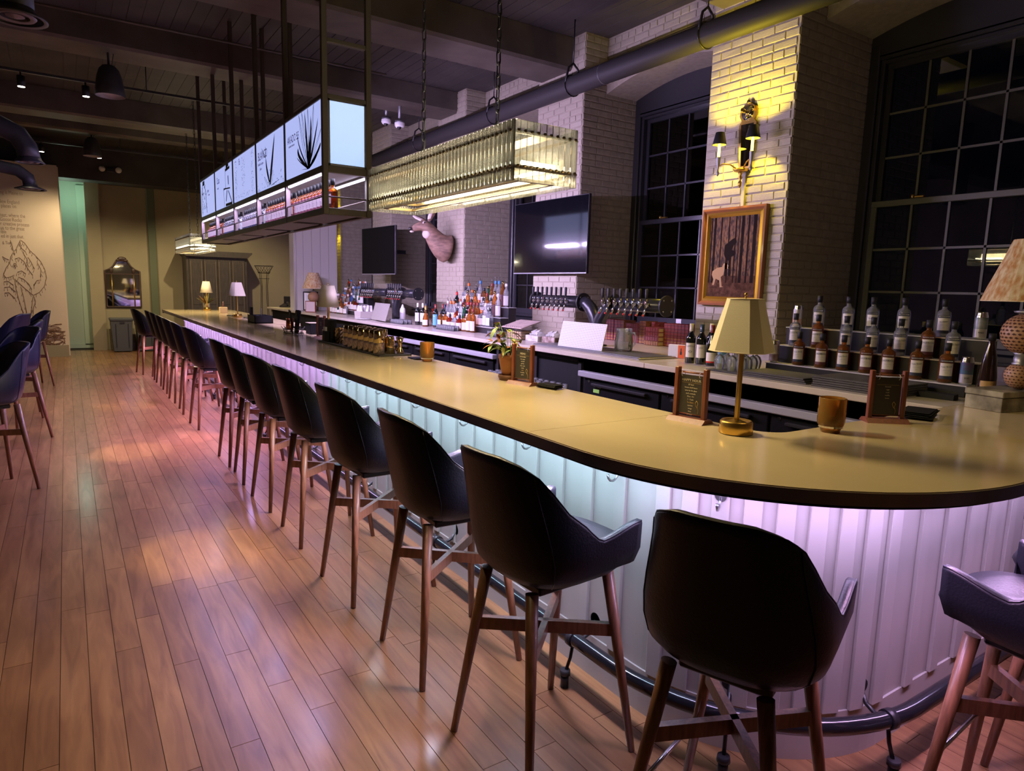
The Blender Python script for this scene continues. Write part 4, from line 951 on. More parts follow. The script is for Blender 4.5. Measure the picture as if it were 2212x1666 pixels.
# potted plant
pp = thing('potted_plant', 'leafy plant in a mottled terracotta pot on dark saucer, on the bar', 'plant', (2.135, 3.235, ZT))
MB().lathe([(0.001, 0), (0.052, 0), (0.056, 0.012), (0.060, 0.016), (0.062, 0.030), (0.058, 0.032), (0.054, 0.020), (0.001, 0.018)], n=24).build('saucer', m_terra_d, pp)
MB().lathe([(0.001, 0.02), (0.034, 0.02), (0.044, 0.05), (0.054, 0.10), (0.057, 0.125), (0.060, 0.126), (0.060, 0.150), (0.054, 0.150), (0.052, 0.135), (0.001, 0.13)], n=24).build('pot', m_terra, pp)
MB().lathe([(0.001, 0.136), (0.052, 0.136)], n=20).build('soil', m_dark, pp)
def leaf(p, d, L, w_, mat, parent, droop=0.3):
    d = Vector(d).normalized(); side = d.cross(Vector((0, 0, 1))).normalized(); up = side.cross(d); rows = []
    for i in range(6):
        t = i / 5; c = Vector(p) + d * (L * t) - Vector((0, 0, 1)) * (droop * L * t * t); ww = w_ * math.sin(math.pi * min(1, t * 0.93 + 0.05)) ** 0.8
        rows.append([tuple(c - side * ww + up * ww * 0.3), tuple(c), tuple(c + side * ww + up * ww * 0.3)])
    return MB().grid(rows).build('leaf', mat, parent)
rr = random.Random(11)
stems = MB()
for i in range(16):
    a = rr.uniform(0, 6.28); h = rr.uniform(0.08, 0.20) if i % 2 else rr.uniform(0.03, 0.09); rx = rr.uniform(0.02, 0.11)
    tip = (rx * math.cos(a), rx * math.sin(a), 0.14 + h)
    stems.tube([(0.01 * math.cos(a), 0.01 * math.sin(a), 0.13), (tip[0] * 0.5, tip[1] * 0.5, 0.14 + h * 0.6), tip], 0.0016, 5)
    for k in range(4 if i % 2 else 3):
        b_ = a + rr.uniform(-1.3, 1.3); leaf(tip if k < 2 else tuple(c * 0.7 + (0.04 if j == 2 else 0) for j, c in enumerate(tip)), (math.cos(b_), math.sin(b_), rr.uniform(-0.5, 0.5)), rr.uniform(0.035, 0.07), rr.uniform(0.010, 0.018), rr.choice((m_leaf, m_leaf, m_leafy, m_leafb)), pp, rr.uniform(0.1, 0.7))
stems.build('stems', m_leaf, pp)

# gold shakers on a black tray
tr = thing('bar_tray', 'long black rubber tray carrying the gold shakers on the bar', 'tray', (2.02, 5.38, ZT))
MB().box(-0.10, -0.70, 0, 0.16, 0.70, 0.008, bev=0.003).build('mat', m_rubber, tr)
for (a, b_, c, d) in ((-0.105, -0.71, -0.095, 0.71), (0.155, -0.71, 0.165, 0.71), (-0.105, -0.71, 0.165, -0.70), (-0.105, 0.70, 0.165, 0.71)): MB().box(a, b_, 0, c, d, 0.014, bev=0.002).build('rim', m_rubber, tr)
SB = ZT + 0.0085
m_smoky = M('engraved_gold_steel', (0.52, 0.40, 0.34), 0.25, 0.9, var=0.4, scale=60)
def shaker(up=True):
    t = thing('cocktail_shaker', 'x', 'shaker')
    MB().lathe([(0.001, 0), (0.040, 0), (0.043, 0.004), (0.041, 0.085)], n=20).build('lower_tin', m_smoky, t)
    MB().lathe([(0.041, 0.083), (0.043, 0.085), (0.036, 0.17), (0.033, 0.172), (0.031, 0.168), (0.001, 0.166)], n=20).build('upper_tin', m_gold, t)
    return t
sh0 = shaker(); k = 0
for (x, y, s_) in ((1.965, 4.78, 1.05), (1.97, 4.89, 1.04), (1.97, 5.00, 1.04), (1.965, 5.11, 1.05), (1.96, 5.22, 1.04), (1.965, 5.34, 1.05), (1.97, 5.46, 1.04), (2.06, 4.94, 1.05), (2.065, 5.05, 1.04), (2.06, 5.16, 1.05), (2.065, 5.28, 1.04), (2.07, 5.40, 1.05)):
    lb = ('gold cocktail shaker tin, %s from the near end of the front row' % ORD[k]) if k < 7 else ('gold cocktail shaker tin, %s from the near end of the rear row' % ORD[k - 7])
    if k == 0: o = sh0; o.location = (x, y, SB); o['label'] = lb; o['group'] = 'gold shakers on the tray'
    else: o = copy_tree(sh0, (x, y, SB), 0, lb, 'gold shakers on the tray')
    o.scale = (s_, s_, s_); k += 1
def jig(label, x, y, s_=1.0):
    t = thing('jigger', label, 'jigger', (x, y, SB)); t.scale = (s_, s_, s_)
    MB().lathe([(0.001, 0.0), (0.028, 0.0), (0.024, 0.02), (0.009, 0.050)], n=16).build('small_cup', m_gold, t); MB().lathe([(0.009, 0.050), (0.014, 0.075), (0.025, 0.125), (0.022, 0.125), (0.001, 0.060)], n=16).build('large_cup', m_gold, t)
jig('double ended gold jigger at the near end of the shaker tray', 2.13, 4.755); jig('gold jigger behind the nearest one on the shaker tray', 2.16, 4.85, 0.98)
o = MB().lathe([(0.001, 0.0), (0.045, 0.0), (0.043, 0.07), (0.036, 0.12), (0.033, 0.135), (0.030, 0.132), (0.001, 0.125)], n=20).build('strainer_tin', m_gold, None, (2.06, 4.80, SB)); put(o, 'short gold shaker tin at the near corner of the tray', 'shaker')
mb = MB(); n = 16; rows = []
for j in range(9):
    rows.append([((0.038 + 0.008 * ((i + j) % 2) + 0.004 * math.sin(j / 8 * math.pi)) * math.cos(2 * math.pi * i / n), (0.038 + 0.008 * ((i + j) % 2) + 0.004 * math.sin(j / 8 * math.pi)) * math.sin(2 * math.pi * i / n), 0.135 * j / 8) for i in range(n)])
mb.grid(rows, closed=True, sm=False); o = mb.build('faceted_tin', m_gold, None, (2.02, 5.80, SB)); put(o, 'faceted gold mixing tin at the far end of the shaker tray', 'tin')
cd = thing('straw_caddy', 'tall black bar caddy standing against the lamp behind the shakers', 'caddy', (1.955, 5.985, SB + 0.0004))
MB().box(-0.035, -0.065, 0, 0.035, 0.01, 0.10, bev=0.003).build('low_box', m_blackmatte, cd); MB().box(0.0, -0.10, 0, 0.06, 0.06, 0.20, bev=0.003).build('tall_box', m_blackmatte, cd)
for i in range(6): MB().box(-0.03 + i * 0.009, -0.06, 0.10, -0.025 + i * 0.009, 0.0, 0.135).build('napkin', m_paper, cd) if i < 2 else None
bk_ = thing('menu_basket', 'black wire basket holding tall black menus and a copper mug', 'basket', (1.97, 7.12, ZT))
mb = MB()
for z in (0.01, 0.05):
    mb.tube([(0.10 * math.cos(R(a)), 0.14 * math.sin(R(a)), z) for a in range(0, 360, 30)], 0.004, 6, closed=True)
for a in range(0, 360, 30): mb.tube([(0.08 * math.cos(R(a)), 0.12 * math.sin(R(a)), 0.004), (0.10 * math.cos(R(a)), 0.14 * math.sin(R(a)), 0.05), (0.12 * math.cos(R(a)), 0.16 * math.sin(R(a)), 0.075)], 0.003, 5)
mb.build('wire_frame', m_black, bk_)
for (x, y, a, b_) in ((0.02, -0.06, 0.10, 0.12), (0.02, -0.03, -0.05, 0.10), (-0.01, 0.02, 0.16, -0.12), (0.03, 0.0, 0.0, 0.05), (0.00, -0.09, -0.18, 0.1)):
    m_ = MB().box(-0.004, -0.035, 0, 0.004, 0.035, 0.24); m_.xf(Matrix.Translation((x, y, 0.01)) @ Matrix.Rotation(a, 4, 'X') @ Matrix.Rotation(b_, 4, 'Y')); m_.build('menu', m_blackmatte, bk_)
o = MB().lathe([(0.001, 0), (0.034, 0), (0.04, 0.02), (0.038, 0.115), (0.035, 0.115), (0.001, 0.02)], n=16).build('copper_mug', M('copper', (0.75, 0.26, 0.14), 0.25, 0.9), bk_, (-0.025, 0.035, 0.045))
mb = MB()
for s_ in (-1, 1): mb.tube([(s_ * 0.033 + 0.024 * math.cos(R(a)), 0, 0.022 + 0.020 * math.sin(R(a))) for a in range(0, 360, 30)], 0.0016, 5, closed=True)
mb.tube([(-0.009, 0, 0.028), (0.009, 0, 0.028)], 0.0014, 5); mb.tube([(-0.057, 0, 0.028), (-0.055, 0.10, 0.012)], 0.0014, 5).tube([(0.057, 0, 0.028), (0.05, 0.10, 0.006)], 0.0014, 5)
o = mb.build('eyeglasses', M('pale_metal', (0.6, 0.55, 0.45), 0.3, 0.6), None, (1.74, 6.95, ZT), R(70)); put(o, 'thin rimmed eyeglasses lying folded on the bar by the wire basket', 'glasses')
bb = thing('black_box', 'black lidded box on the bar between basket and small menu stand', 'box', (2.17, 7.03, ZT))
MB().box(-0.07, -0.07, 0, 0.09, 0.09, 0.115, bev=0.005).build('body', m_blackmatte, bb); MB().box(-0.073, -0.073, 0.115, 0.093, 0.093, 0.12, bev=0.002).build('lid', M('tan_lid', (0.35, 0.28, 0.18), 0.5), bb)
og = thing('bar_organiser', 'black bar organiser with menus and pens on the far half of the bar', 'organiser', (2.08, 9.15, ZT))
MB().box(-0.09, -0.2, 0, 0.14, 0.2, 0.012).box(-0.09, -0.2, 0.0, -0.082, 0.2, 0.10).box(0.132, -0.2, 0.0, 0.14, 0.2, 0.10).box(-0.09, -0.2, 0, 0.14, -0.192, 0.10).box(-0.09, 0.192, 0, 0.14, 0.2, 0.10).box(0.02, -0.19, 0, 0.026, 0.19, 0.09).build('tray', m_blackmatte, og)
for i in range(3): MB().box(-0.07 + i * 0.012, 0.10, 0.012, -0.063 + i * 0.012, 0.18, 0.20).build('menu', m_blackmatte, og)
MB().cyl((0.06, 0.1, 0.012), (0.07, 0.11, 0.18), 0.004).build('pen', m_black, og)
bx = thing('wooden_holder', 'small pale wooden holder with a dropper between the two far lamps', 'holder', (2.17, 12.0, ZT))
MB().box(-0.06, -0.05, 0, 0.06, 0.05, 0.10, bev=0.004).build('block', M('pale_lit_wood', (0.55, 0.40, 0.20), 0.6), bx); MB().lathe([(0.001, 0.10), (0.02, 0.10), (0.02, 0.14), (0.008, 0.16), (0.008, 0.19), (0.001, 0.19)], n=12).build('dropper', M('brown_vial', (0.12, 0.05, 0.03), 0.2), bx)  # block colour has the light on the wood put into it
put(MB().box(-0.05, -0.10, 0, 0.05, 0.10, 0.014, bev=0.004).build('bill_tray', m_black, None, (2.12, 11.0, ZT), 0.2), 'small black bill tray lying beside the wooden holder', 'tray'); put(MB().box(-0.05, -0.11, 0, 0.05, 0.11, 0.018, bev=0.004).build('bill_tray', m_black, None, (2.20, 10.2, ZT), 0.15), 'small black bill tray lying at the foot of the third lamp', 'tray')
fp = thing('leafy_plant', 'spiky reddish leafed plant in a pale pot at the far end of the bar', 'plant', (2.12, 13.28, ZT))
MB().lathe([(0.001, 0), (0.055, 0), (0.058, 0.12), (0.052, 0.12), (0.001, 0.10)], n=16).build('pot', M('pale_pot', (0.5, 0.42, 0.28), 0.6), fp)
rr = random.Random(3)
for i in range(34):
    a = rr.uniform(0, 6.28); leaf((0.02 * math.cos(a), 0.02 * math.sin(a), 0.11), (math.cos(a), math.sin(a), rr.uniform(0.3, 1.8)), rr.uniform(0.15, 0.30), 0.012, rr.choice((m_leafb, m_leafb, m_leafy, m_leaf)), fp, rr.uniform(0.0, 0.4))

# ================================================================ BOTTLES
def sheet(r, z0, z1, half, n=8, dx=0.0006):
    """label wrapped on the side facing local -x"""
    rows = [[(-(r + dx) * math.cos(R(-half + 2 * half * i / n)), (r + dx) * math.sin(R(-half + 2 * half * i / n)), z) for i in range(n + 1)] for z in (z0, z1)]
    return MB().grid(rows)
def spirit(fill, band, title=None, script=None):
    t = thing('liquor_bottle', 'x', 'bottle')
    bd = MB().lathe([(0.001, 0.004), (0.032, 0.0), (0.037, 0.004), (0.038, 0.012), (0.038, 0.130), (0.036, 0.145), (0.028, 0.156), (0.016, 0.162), (0.0135, 0.168), (0.0135, 0.182)], n=22).build('glass_body', fill, t)
    MB().lathe([(0.001, 0.012), (0.033, 0.010), (0.034, 0.12), (0.034, 0.128), (0.001, 0.128)], n=16).build('spirit', fill, bd) if fill is not m_clear else None
    MB().lathe([(0.001, 0.180), (0.0165, 0.180), (0.0175, 0.225), (0.001, 0.226)], n=16).build('cap', m_ink, t)
    lb = sheet(0.038, 0.030, 0.112, 52).build('label', m_label, t)
    sheet(0.0384, 0.118, 0.130, 52).build('top_band', band, t); b2 = sheet(0.0388, 0.022, 0.040, 52).build('bottom_band', band, t)
    text('BATSON RIVER', 0.0085, m_paper, lb, (-0.0397, 0, 0.1205), ROT_NX, 'CENTER', sx=0.95)
    if title: text(title, 0.0165, m_ink, lb, (-0.0397, 0, 0.088), ROT_NX, 'CENTER', sx=0.62 if len(title) < 12 else 0.42)
    if script: text(script, 0.013, m_ink, lb, (-0.0397, 0, 0.088), (R(90), R(-6), R(-90)), 'CENTER', sx=0.8)
    text('distilled in Maine', 0.0055, m_pink, lb, (-0.0397, 0, 0.070), ROT_NX, 'CENTER'); text('750 ml', 0.005, m_pink, lb, (-0.0397, 0, 0.056), ROT_NX, 'CENTER')
    return t
b_amb_s = spirit(m_amber, m_navyband, script='Tyler Brook'); b_amb_l = spirit(m_amber, m_plumband, 'LANGSFORD ROAD'); b_clr_f = spirit(m_clear, m_navyband, 'CLOCK FARM'); b_clr_s = spirit(m_clear, m_navyband, script='Rochester')
USED = set()
def bottle(proto, x, y, z, label, group, rz=0.0, s=1.0):
    if id(proto) not in USED:
        USED.add(id(proto)); o = proto; o.location = (x, y, z); o.rotation_euler.z = rz; o['label'] = label; o['group'] = group
    else: o = copy_tree(proto, (x, y, z), rz, label, group)
    o.scale = (s, s, s); return o
# tiered display, near end of the back counter
td = thing('tiered_display', 'stepped black bottle display with white edges before the big window', 'display stand', (0, 0, ZT))
for (x0, x1, z1) in ((4.09, 4.20, 0.066), (4.20, 4.30, 0.186), (4.30, 4.42, 0.312)):
    MB().box(x0, 1.63, 0.0005, x1, 2.90, z1 - 0.006, bev=0.003).build('step', m_black, td); MB().box(x0 - 0.004, 1.625, z1 - 0.006, x1, 2.905, z1, bev=0.001).build('step_top', M('white_step_top', (0.55, 0.53, 0.52), 0.3), td)
rz0 = R(28)
G = 'house spirits on the stepped display'
for i, (pr, y) in enumerate(((b_amb_s, 2.69), (b_amb_l, 2.525), (b_amb_s, 2.375), (b_amb_l, 2.225), (b_amb_l, 2.09), (b_amb_s, 1.925), (b_amb_s, 1.765))):
    bottle(pr, 4.146, y, ZT + 0.0665, ('amber spirit bottle with %s label, %s from the pillar on the lowest step' % ('script' if pr is b_amb_s else 'block lettered', ORD[i])), G, rz0)
for i, (pr, y) in enumerate(((b_clr_f, 2.80), (b_amb_l, 2.63), (b_clr_f, 2.43), (b_clr_f, 2.255), (b_clr_f, 2.085), (b_amb_l, 1.925), (b_clr_f, 1.79))):
    bottle(pr, 4.252, y, ZT + 0.1865, ('%s spirit bottle, %s from the pillar on the middle step' % ('amber' if pr is b_amb_l else 'clear', ORD[i])), G, rz0)
for i, y in enumerate((2.70, 2.49, 2.325, 2.13, 1.90)): bottle(b_clr_s, 4.36, y, ZT + 0.3125, 'clear spirit bottle with script label, %s from the pillar on the top step' % ORD[i], G, rz0)
def can(label, x, y, z, cols, rz=0.5, words='SKIES'):
    t = thing('drink_can', label, 'can', (x, y, z), rz)
    MB().lathe([(0.001, 0.0), (0.024, 0.0), (0.031, 0.008), (0.032, 0.012)], n=20).build('base_rim', m_chrome, t)
    MB().lathe([(0.032, 0.012), (0.032, 0.06)], n=20).build('lower_wrap', cols[0], t); MB().lathe([(0.032, 0.06), (0.032, 0.125)], n=20).build('upper_wrap', cols[1], t)
    MB().lathe([(0.032, 0.125), (0.031, 0.135), (0.027, 0.150), (0.027, 0.156), (0.024, 0.156), (0.023, 0.151), (0.001, 0.151)], n=20).build('lid', m_chrome, t)
    text(words, 0.014, m_ink, t, (-0.0335, 0, 0.035), ROT_NX, 'CENTER', sx=0.8)
c_sil = M('silver_wrap', (0.6, 0.58, 0.6), 0.3, 0.6); c_blu = M('teal_purple_wrap', (0.07, 0.22, 0.32), 0.3, 0.4, col2=(0.16, 0.08, 0.22), scale=18, var=0.1); c_org = M('orange_wrap', (0.6, 0.5, 0.45), 0.3, 0.5, col2=(0.7, 0.25, 0.03), scale=14, var=0.1); c_pch = M('maroon_wrap', (0.5, 0.42, 0.42), 0.3, 0.5, col2=(0.2, 0.04, 0.04), scale=16, var=0.1); c_grn = M('dark_green_wrap', (0.05, 0.12, 0.12), 0.3, 0.4, col2=(0.5, 0.5, 0.55), scale=10, var=0.1)
can('silver can with teal and purple print at the lamp end of the lowest step', 4.15, 1.66, ZT + 0.0665, (c_sil, c_blu), R(28), 'SKIES'); can('silver can with maroon print beside the upturned wine glasses', 4.12, 2.86, ZT + 0.0665, (c_pch, c_sil), R(28), ''); can('silver can with orange print on the top step by the pillar', 4.36, 2.86, ZT + 0.3125, (c_org, c_sil), R(28), ''); can('silver can with dark pine print on the top step by the lamp', 4.36, 1.70, ZT + 0.3125, (c_sil, c_grn), R(28), 'PINES')
o = thing('liqueur_bottle', 'tall dark tapering liqueur bottle beside the metal lamp box', 'bottle', (4.0, 1.50, ZT), R(30))
MB().lathe([(0.001, 0.0), (0.042, 0.0), (0.044, 0.01), (0.042, 0.14), (0.030, 0.25), (0.016, 0.31), (0.014, 0.33)], n=20).build('glass_body', M('dark_brown_glass', (0.02, 0.009, 0.006), 0.08, spec=0.8), o); MB().lathe([(0.001, 0.328), (0.017, 0.328), (0.017, 0.365), (0.001, 0.366)], n=14).build('cap', m_ink, o); lb = sheet(0.0432, 0.03, 0.12, 50).build('label', M('tan_label', (0.5, 0.32, 0.12), 0.6), o); text('Fratelli', 0.017, m_ink, lb, (-0.0445, 0, 0.075), ROT_NX, 'CENTER')
# wine bottles
def wine(cap, labm, name='', burg=False, lz=(0.04, 0.14), low=None):
    t = thing('wine_bottle', 'x', 'bottle')
    prof = [(0.001, 0.0), (0.034, 0.0), (0.037, 0.005), (0.037, 0.185), (0.033, 0.205), (0.018, 0.232), (0.0145, 0.245), (0.0145, 0.30)] if not burg else [(0.001, 0.0), (0.037, 0.0), (0.041, 0.006), (0.041, 0.13), (0.036, 0.165), (0.020, 0.215), (0.0145, 0.245), (0.0145, 0.30)]
    MB().lathe(prof, n=20).build('glass_body', m_wine, t); MB().lathe([(0.015, 0.245), (0.0158, 0.25), (0.0158, 0.302), (0.001, 0.303)], n=14).build('capsule', cap, t)
    r = 0.041 if burg else 0.037
    lb = sheet(r, lz[0], lz[1], 62).build('label', labm, t)
    if low: sheet(r, lz[0] - 0.012, lz[0], 62).build('label_stripe', low, t)
    if name: text(name, 0.017, m_ink if labm is m_label else m_paper, lb, (-r - 0.0015, 0, lz[1] - 0.03), ROT_NX, 'CENTER', sx=0.8)
    return t
m_bluelab = M('steel_blue_label', (0.09, 0.20, 0.32), 0.5); m_bluelab2 = M('bright_blue_label', (0.10, 0.36, 0.62), 0.5); c_cream = M('cream_capsule', (0.7, 0.65, 0.5), 0.4); c_dkbl = M('dark_blue_capsule', (0.03, 0.06, 0.10), 0.35); c_redc = M('maroon_capsule', (0.20, 0.03, 0.02), 0.35)
wv = [wine(c_cream, m_label, 'COPPOLA', lz=(0.045, 0.155)), wine(c_dkbl, m_label, 'OOO', lz=(0.05, 0.15)), wine(c_redc, m_label, '', True, (0.035, 0.10), m_red), wine(m_navyband, m_bluelab, 'CHIARA', lz=(0.03, 0.17))]
text('<>', 0.04, m_ink, wv[0], (-0.0388, 0, 0.075), ROT_NX, 'CENTER', sx=0.6)
GW = 'wine bottles by the picture pillar'
for i, (pr, x, y, lb) in enumerate(((wv[0], 3.985, 3.50, 'wine bottle with cream capsule and lettered cream label, beside the red card'), (wv[1], 3.99, 3.40, 'wine bottle with dark blue capsule and three ring label'), (wv[2], 3.99, 3.30, 'sloping shouldered wine bottle with maroon capsule and low cream label'), (wv[3], 3.98, 3.19, 'wine bottle with steel blue label beside the lamp shade'),
                                (wv[0], 4.17, 3.46, 'wine bottle with pale capsule in the rear row behind the ring label'), (wv[0], 4.19, 3.34, 'wine bottle with pale capsule in the rear row behind the blue label'), (wv[0], 4.21, 3.22, 'wine bottle in the rear row, nearest the lamp shade'), (wv[2], 4.09, 3.27, 'wine bottle with maroon capsule half hidden behind the blue label'))):
    bottle(pr, x, y, ZT, lb, GW, R(40))
w5 = wine(c_redc, m_bluelab2, 'blau', lz=(0.03, 0.17)); w6 = wine(c_cream, m_label, '', lz=(0.05, 0.17)); w7 = wine(m_navyband, m_label, '', lz=(0.05, 0.17))
GL = 'wine bottles beside the bottle cluster'
for (pr, x, y, lb) in ((w6, 4.03, 8.42, 'wine bottle with white capsule at the tap end of the far group'), (w5, 4.45, 8.35, 'wine bottle with bright blue label at the back of the far group'), (w6, 4.05, 8.30, 'wine bottle with tall white label, second from the taps in the far group'), (w7, 4.05, 8.20, 'wine bottle with black capsule, third from the taps in the far group'), (w5, 4.03, 7.88, 'wine bottle with bright blue label at the front of the far group'), (w5, 4.19, 7.98, 'wine bottle with bright blue label in the middle of the far group'), (w5, 4.35, 8.16, 'wine bottle with bright blue label, third along the slanted row'), (w7, 4.15, 7.85, 'dark wine bottle behind the front blue labelled one')):
    bottle(pr, x, y, ZT, lb, GL, R(35))
rb = thing('rose_bottle', 'squat bottle with amber neck and white label amid the far wine bottles', 'bottle', (3.985, 8.08, ZT), R(35))
MB().lathe([(0.001, 0), (0.042, 0.0), (0.044, 0.01), (0.042, 0.09), (0.030, 0.14), (0.014, 0.19), (0.013, 0.27)], n=16).build('glass_body', m_amber, rb); MB().lathe([(0.015, 0.22), (0.015, 0.275), (0.001, 0.276)], n=12).build('capsule', M('gold_foil', (0.6, 0.4, 0.1), 0.3, 0.7), rb); sheet(0.0442, 0.02, 0.09, 60).build('label', m_paper, rb)

# the big mixed bottle clusters on their stepped displays
def generic(shape, fill, labm, capm, pour):
    t = thing('spirit_bottle', 'x', 'bottle')
    P = {'tall': [(0.001, 0), (0.033, 0), (0.036, 0.006), (0.036, 0.17), (0.030, 0.195), (0.015, 0.215), (0.013, 0.27)], 'slim': [(0.001, 0), (0.028, 0), (0.030, 0.006), (0.030, 0.20), (0.024, 0.23), (0.013, 0.25), (0.012, 0.30)],
         'squat': [(0.001, 0), (0.046, 0), (0.048, 0.01), (0.048, 0.11), (0.040, 0.135), (0.016, 0.15), (0.014, 0.19)], 'cone': [(0.001, 0), (0.044, 0), (0.046, 0.01), (0.038, 0.08), (0.022, 0.17), (0.013, 0.20), (0.013, 0.25)], 'square': [(0.001, 0), (0.044, 0), (0.047, 0.008), (0.047, 0.14), (0.040, 0.16), (0.016, 0.175), (0.014, 0.22)]}[shape]
    n = 4 if shape == 'square' else 14; h = P[-1][1]; r = P[3][0] * (0.75 if n == 4 else 1)
    bd = MB().lathe(P, n=n, rot=R(45) if n == 4 else 0, sm=(n != 4)).build('glass_body', fill, t)
    lh = h * 0.42
    if shape == 'square': MB().box(-r - 0.0015, -r * 0.8, 0.02, -r - 0.0006, r * 0.8, 0.02 + lh).build('label', labm, t)
    else: sheet(P[2][0] if shape != 'cone' else 0.0465, 0.02, 0.02 + lh * (0.5 if shape == 'cone' else 1), 55, 6).build('label', labm, t)
    MB().lathe([(0.0145, h - 0.03), (0.0165, h - 0.028), (0.0165, h + 0.006), (0.001, h + 0.007)], n=10).build('cap', capm, t)
    if pour: MB().cyl((0, 0, h + 0.006), (0, 0, h + 0.020), 0.008, 0.006, 8).cyl((0, 0, h + 0.018), (-0.014, 0.006, h + 0.055), 0.0035, 0.0025, 6).build('pourer', m_chrome, t)
    return t
c_or = M('orange_cap', (0.6, 0.14, 0.02), 0.4); c_bl = M('blue_cap', (0.05, 0.20, 0.45), 0.4)
gens = [('clear tall', generic('tall', m_clear, m_paper, m_white, True)), ('clear slim', generic('slim', m_clear, m_paper, c_bl, True)), ('red squat', generic('squat', m_redspirit, m_label, m_ink, True)), ('amber square', generic('square', m_amber, m_label, m_ink, False)), ('green conical', generic('cone', m_greeng, m_paper, m_gold, True)), ('clear squat', generic('squat', m_clear, m_label, c_or, False)), ('amber tall', generic('tall', m_amber, m_label, c_redc, True)), ('blue slim', generic('slim', m_blueg, m_paper, m_white, True)), ('clear square', generic('square', m_clear, m_paper, m_ink, True)), ('dark tall', generic('tall', m_wine, m_label, m_red, True)), ('clear tall orange capped', generic('tall', m_clear, m_label, c_or, True)), ('amber slim', generic('slim', m_amber, m_plumband, m_gold, True))]
def cluster(nm, y0, y1, seed, grp, where, rows, steps_name_label):
    st = thing('tiered_display', steps_name_label, 'display stand', (0, 0, ZT))
    for k, (x0, x1, z1) in enumerate(rows): MB().box(x0, y0, 0.0005, x1, y1, z1 - 0.006, bev=0.003).build('step', m_black, st); MB().box(x0 - 0.004, y0 - 0.004, z1 - 0.006, x1, y1 + 0.004, z1, bev=0.001).build('step_top', M('white_step_top', (0.55, 0.53, 0.52), 0.3), st)
    rr = random.Random(seed)
    for k, (x0, x1, z1) in enumerate([(rows[0][0] - 0.115, rows[0][0], 0.0)] + list(rows)):
        y = y0 + (0.10 if k else 0.30); i = 0; rl = ('front row on the counter', 'lowest step', 'middle step', 'top step')[k]
        while y < y1 - 0.04:
            g = rr.choice(gens + gens[0:2] + gens[8:9] + gens[10:11] + gens[5:6] if k else gens[2:7]); kind = g[0]; r = 0.05 if ('squat' in kind or 'square' in kind or 'conical' in kind) else 0.038
            y += r + rr.uniform(0.0, 0.006)
            if y > y1 - 0.04: break
            bottle(g[1], (x0 + x1) / 2, y, ZT + z1 + 0.0005, '%s bottle in %s, %s from near end, %s' % (kind, where, ORD[min(i, 19)], rl), grp, R(35) + rr.uniform(-0.3, 0.3), 0.97 if r > 0.04 else 1.0); y += r; i += 1
            if k == 0: y += 0.02
cluster('a', 6.55, 7.80, 5, 'mixed spirits in the middle cluster', 'middle cluster', ((4.08, 4.19, 0.075), (4.19, 4.30, 0.19), (4.30, 4.41, 0.31)), 'stepped bottle display by the brown brick reveal, crowded with spirits')
cluster('b', 11.2, 12.4, 9, 'mixed spirits in the far cluster', 'far cluster', ((4.18, 4.29, 0.075), (4.29, 4.40, 0.19), (4.40, 4.51, 0.31)), 'stepped bottle display by the far lamp, crowded with spirits')
# bottles on the hanging shelf
h_amb = spirit(m_amber, m_plumband); h_clr = spirit(m_clear, m_navyband)
for b_ in range(5):
    y0, y1 = UY[b_], UY[b_ + 1]; pr = (h_amb, h_amb, h_clr, h_clr, h_amb)[b_]
    nb = 11
    for i in range(nb):
        y = y0 + 0.085 + i * 0.087 + (0.0 if b_ else 0.01)
        bottle(pr, HX0 + 0.10, y, 2.1505, '%s bottle, %s from the near post, in %s bay of the hanging shelf' % ('amber' if pr is h_amb else 'clear', ORD[i], ('the nearest', 'the second', 'the middle', 'the fourth', 'the farthest')[b_]), 'bottles on the hanging shelf, bay ' + ORD[b_], R(0))
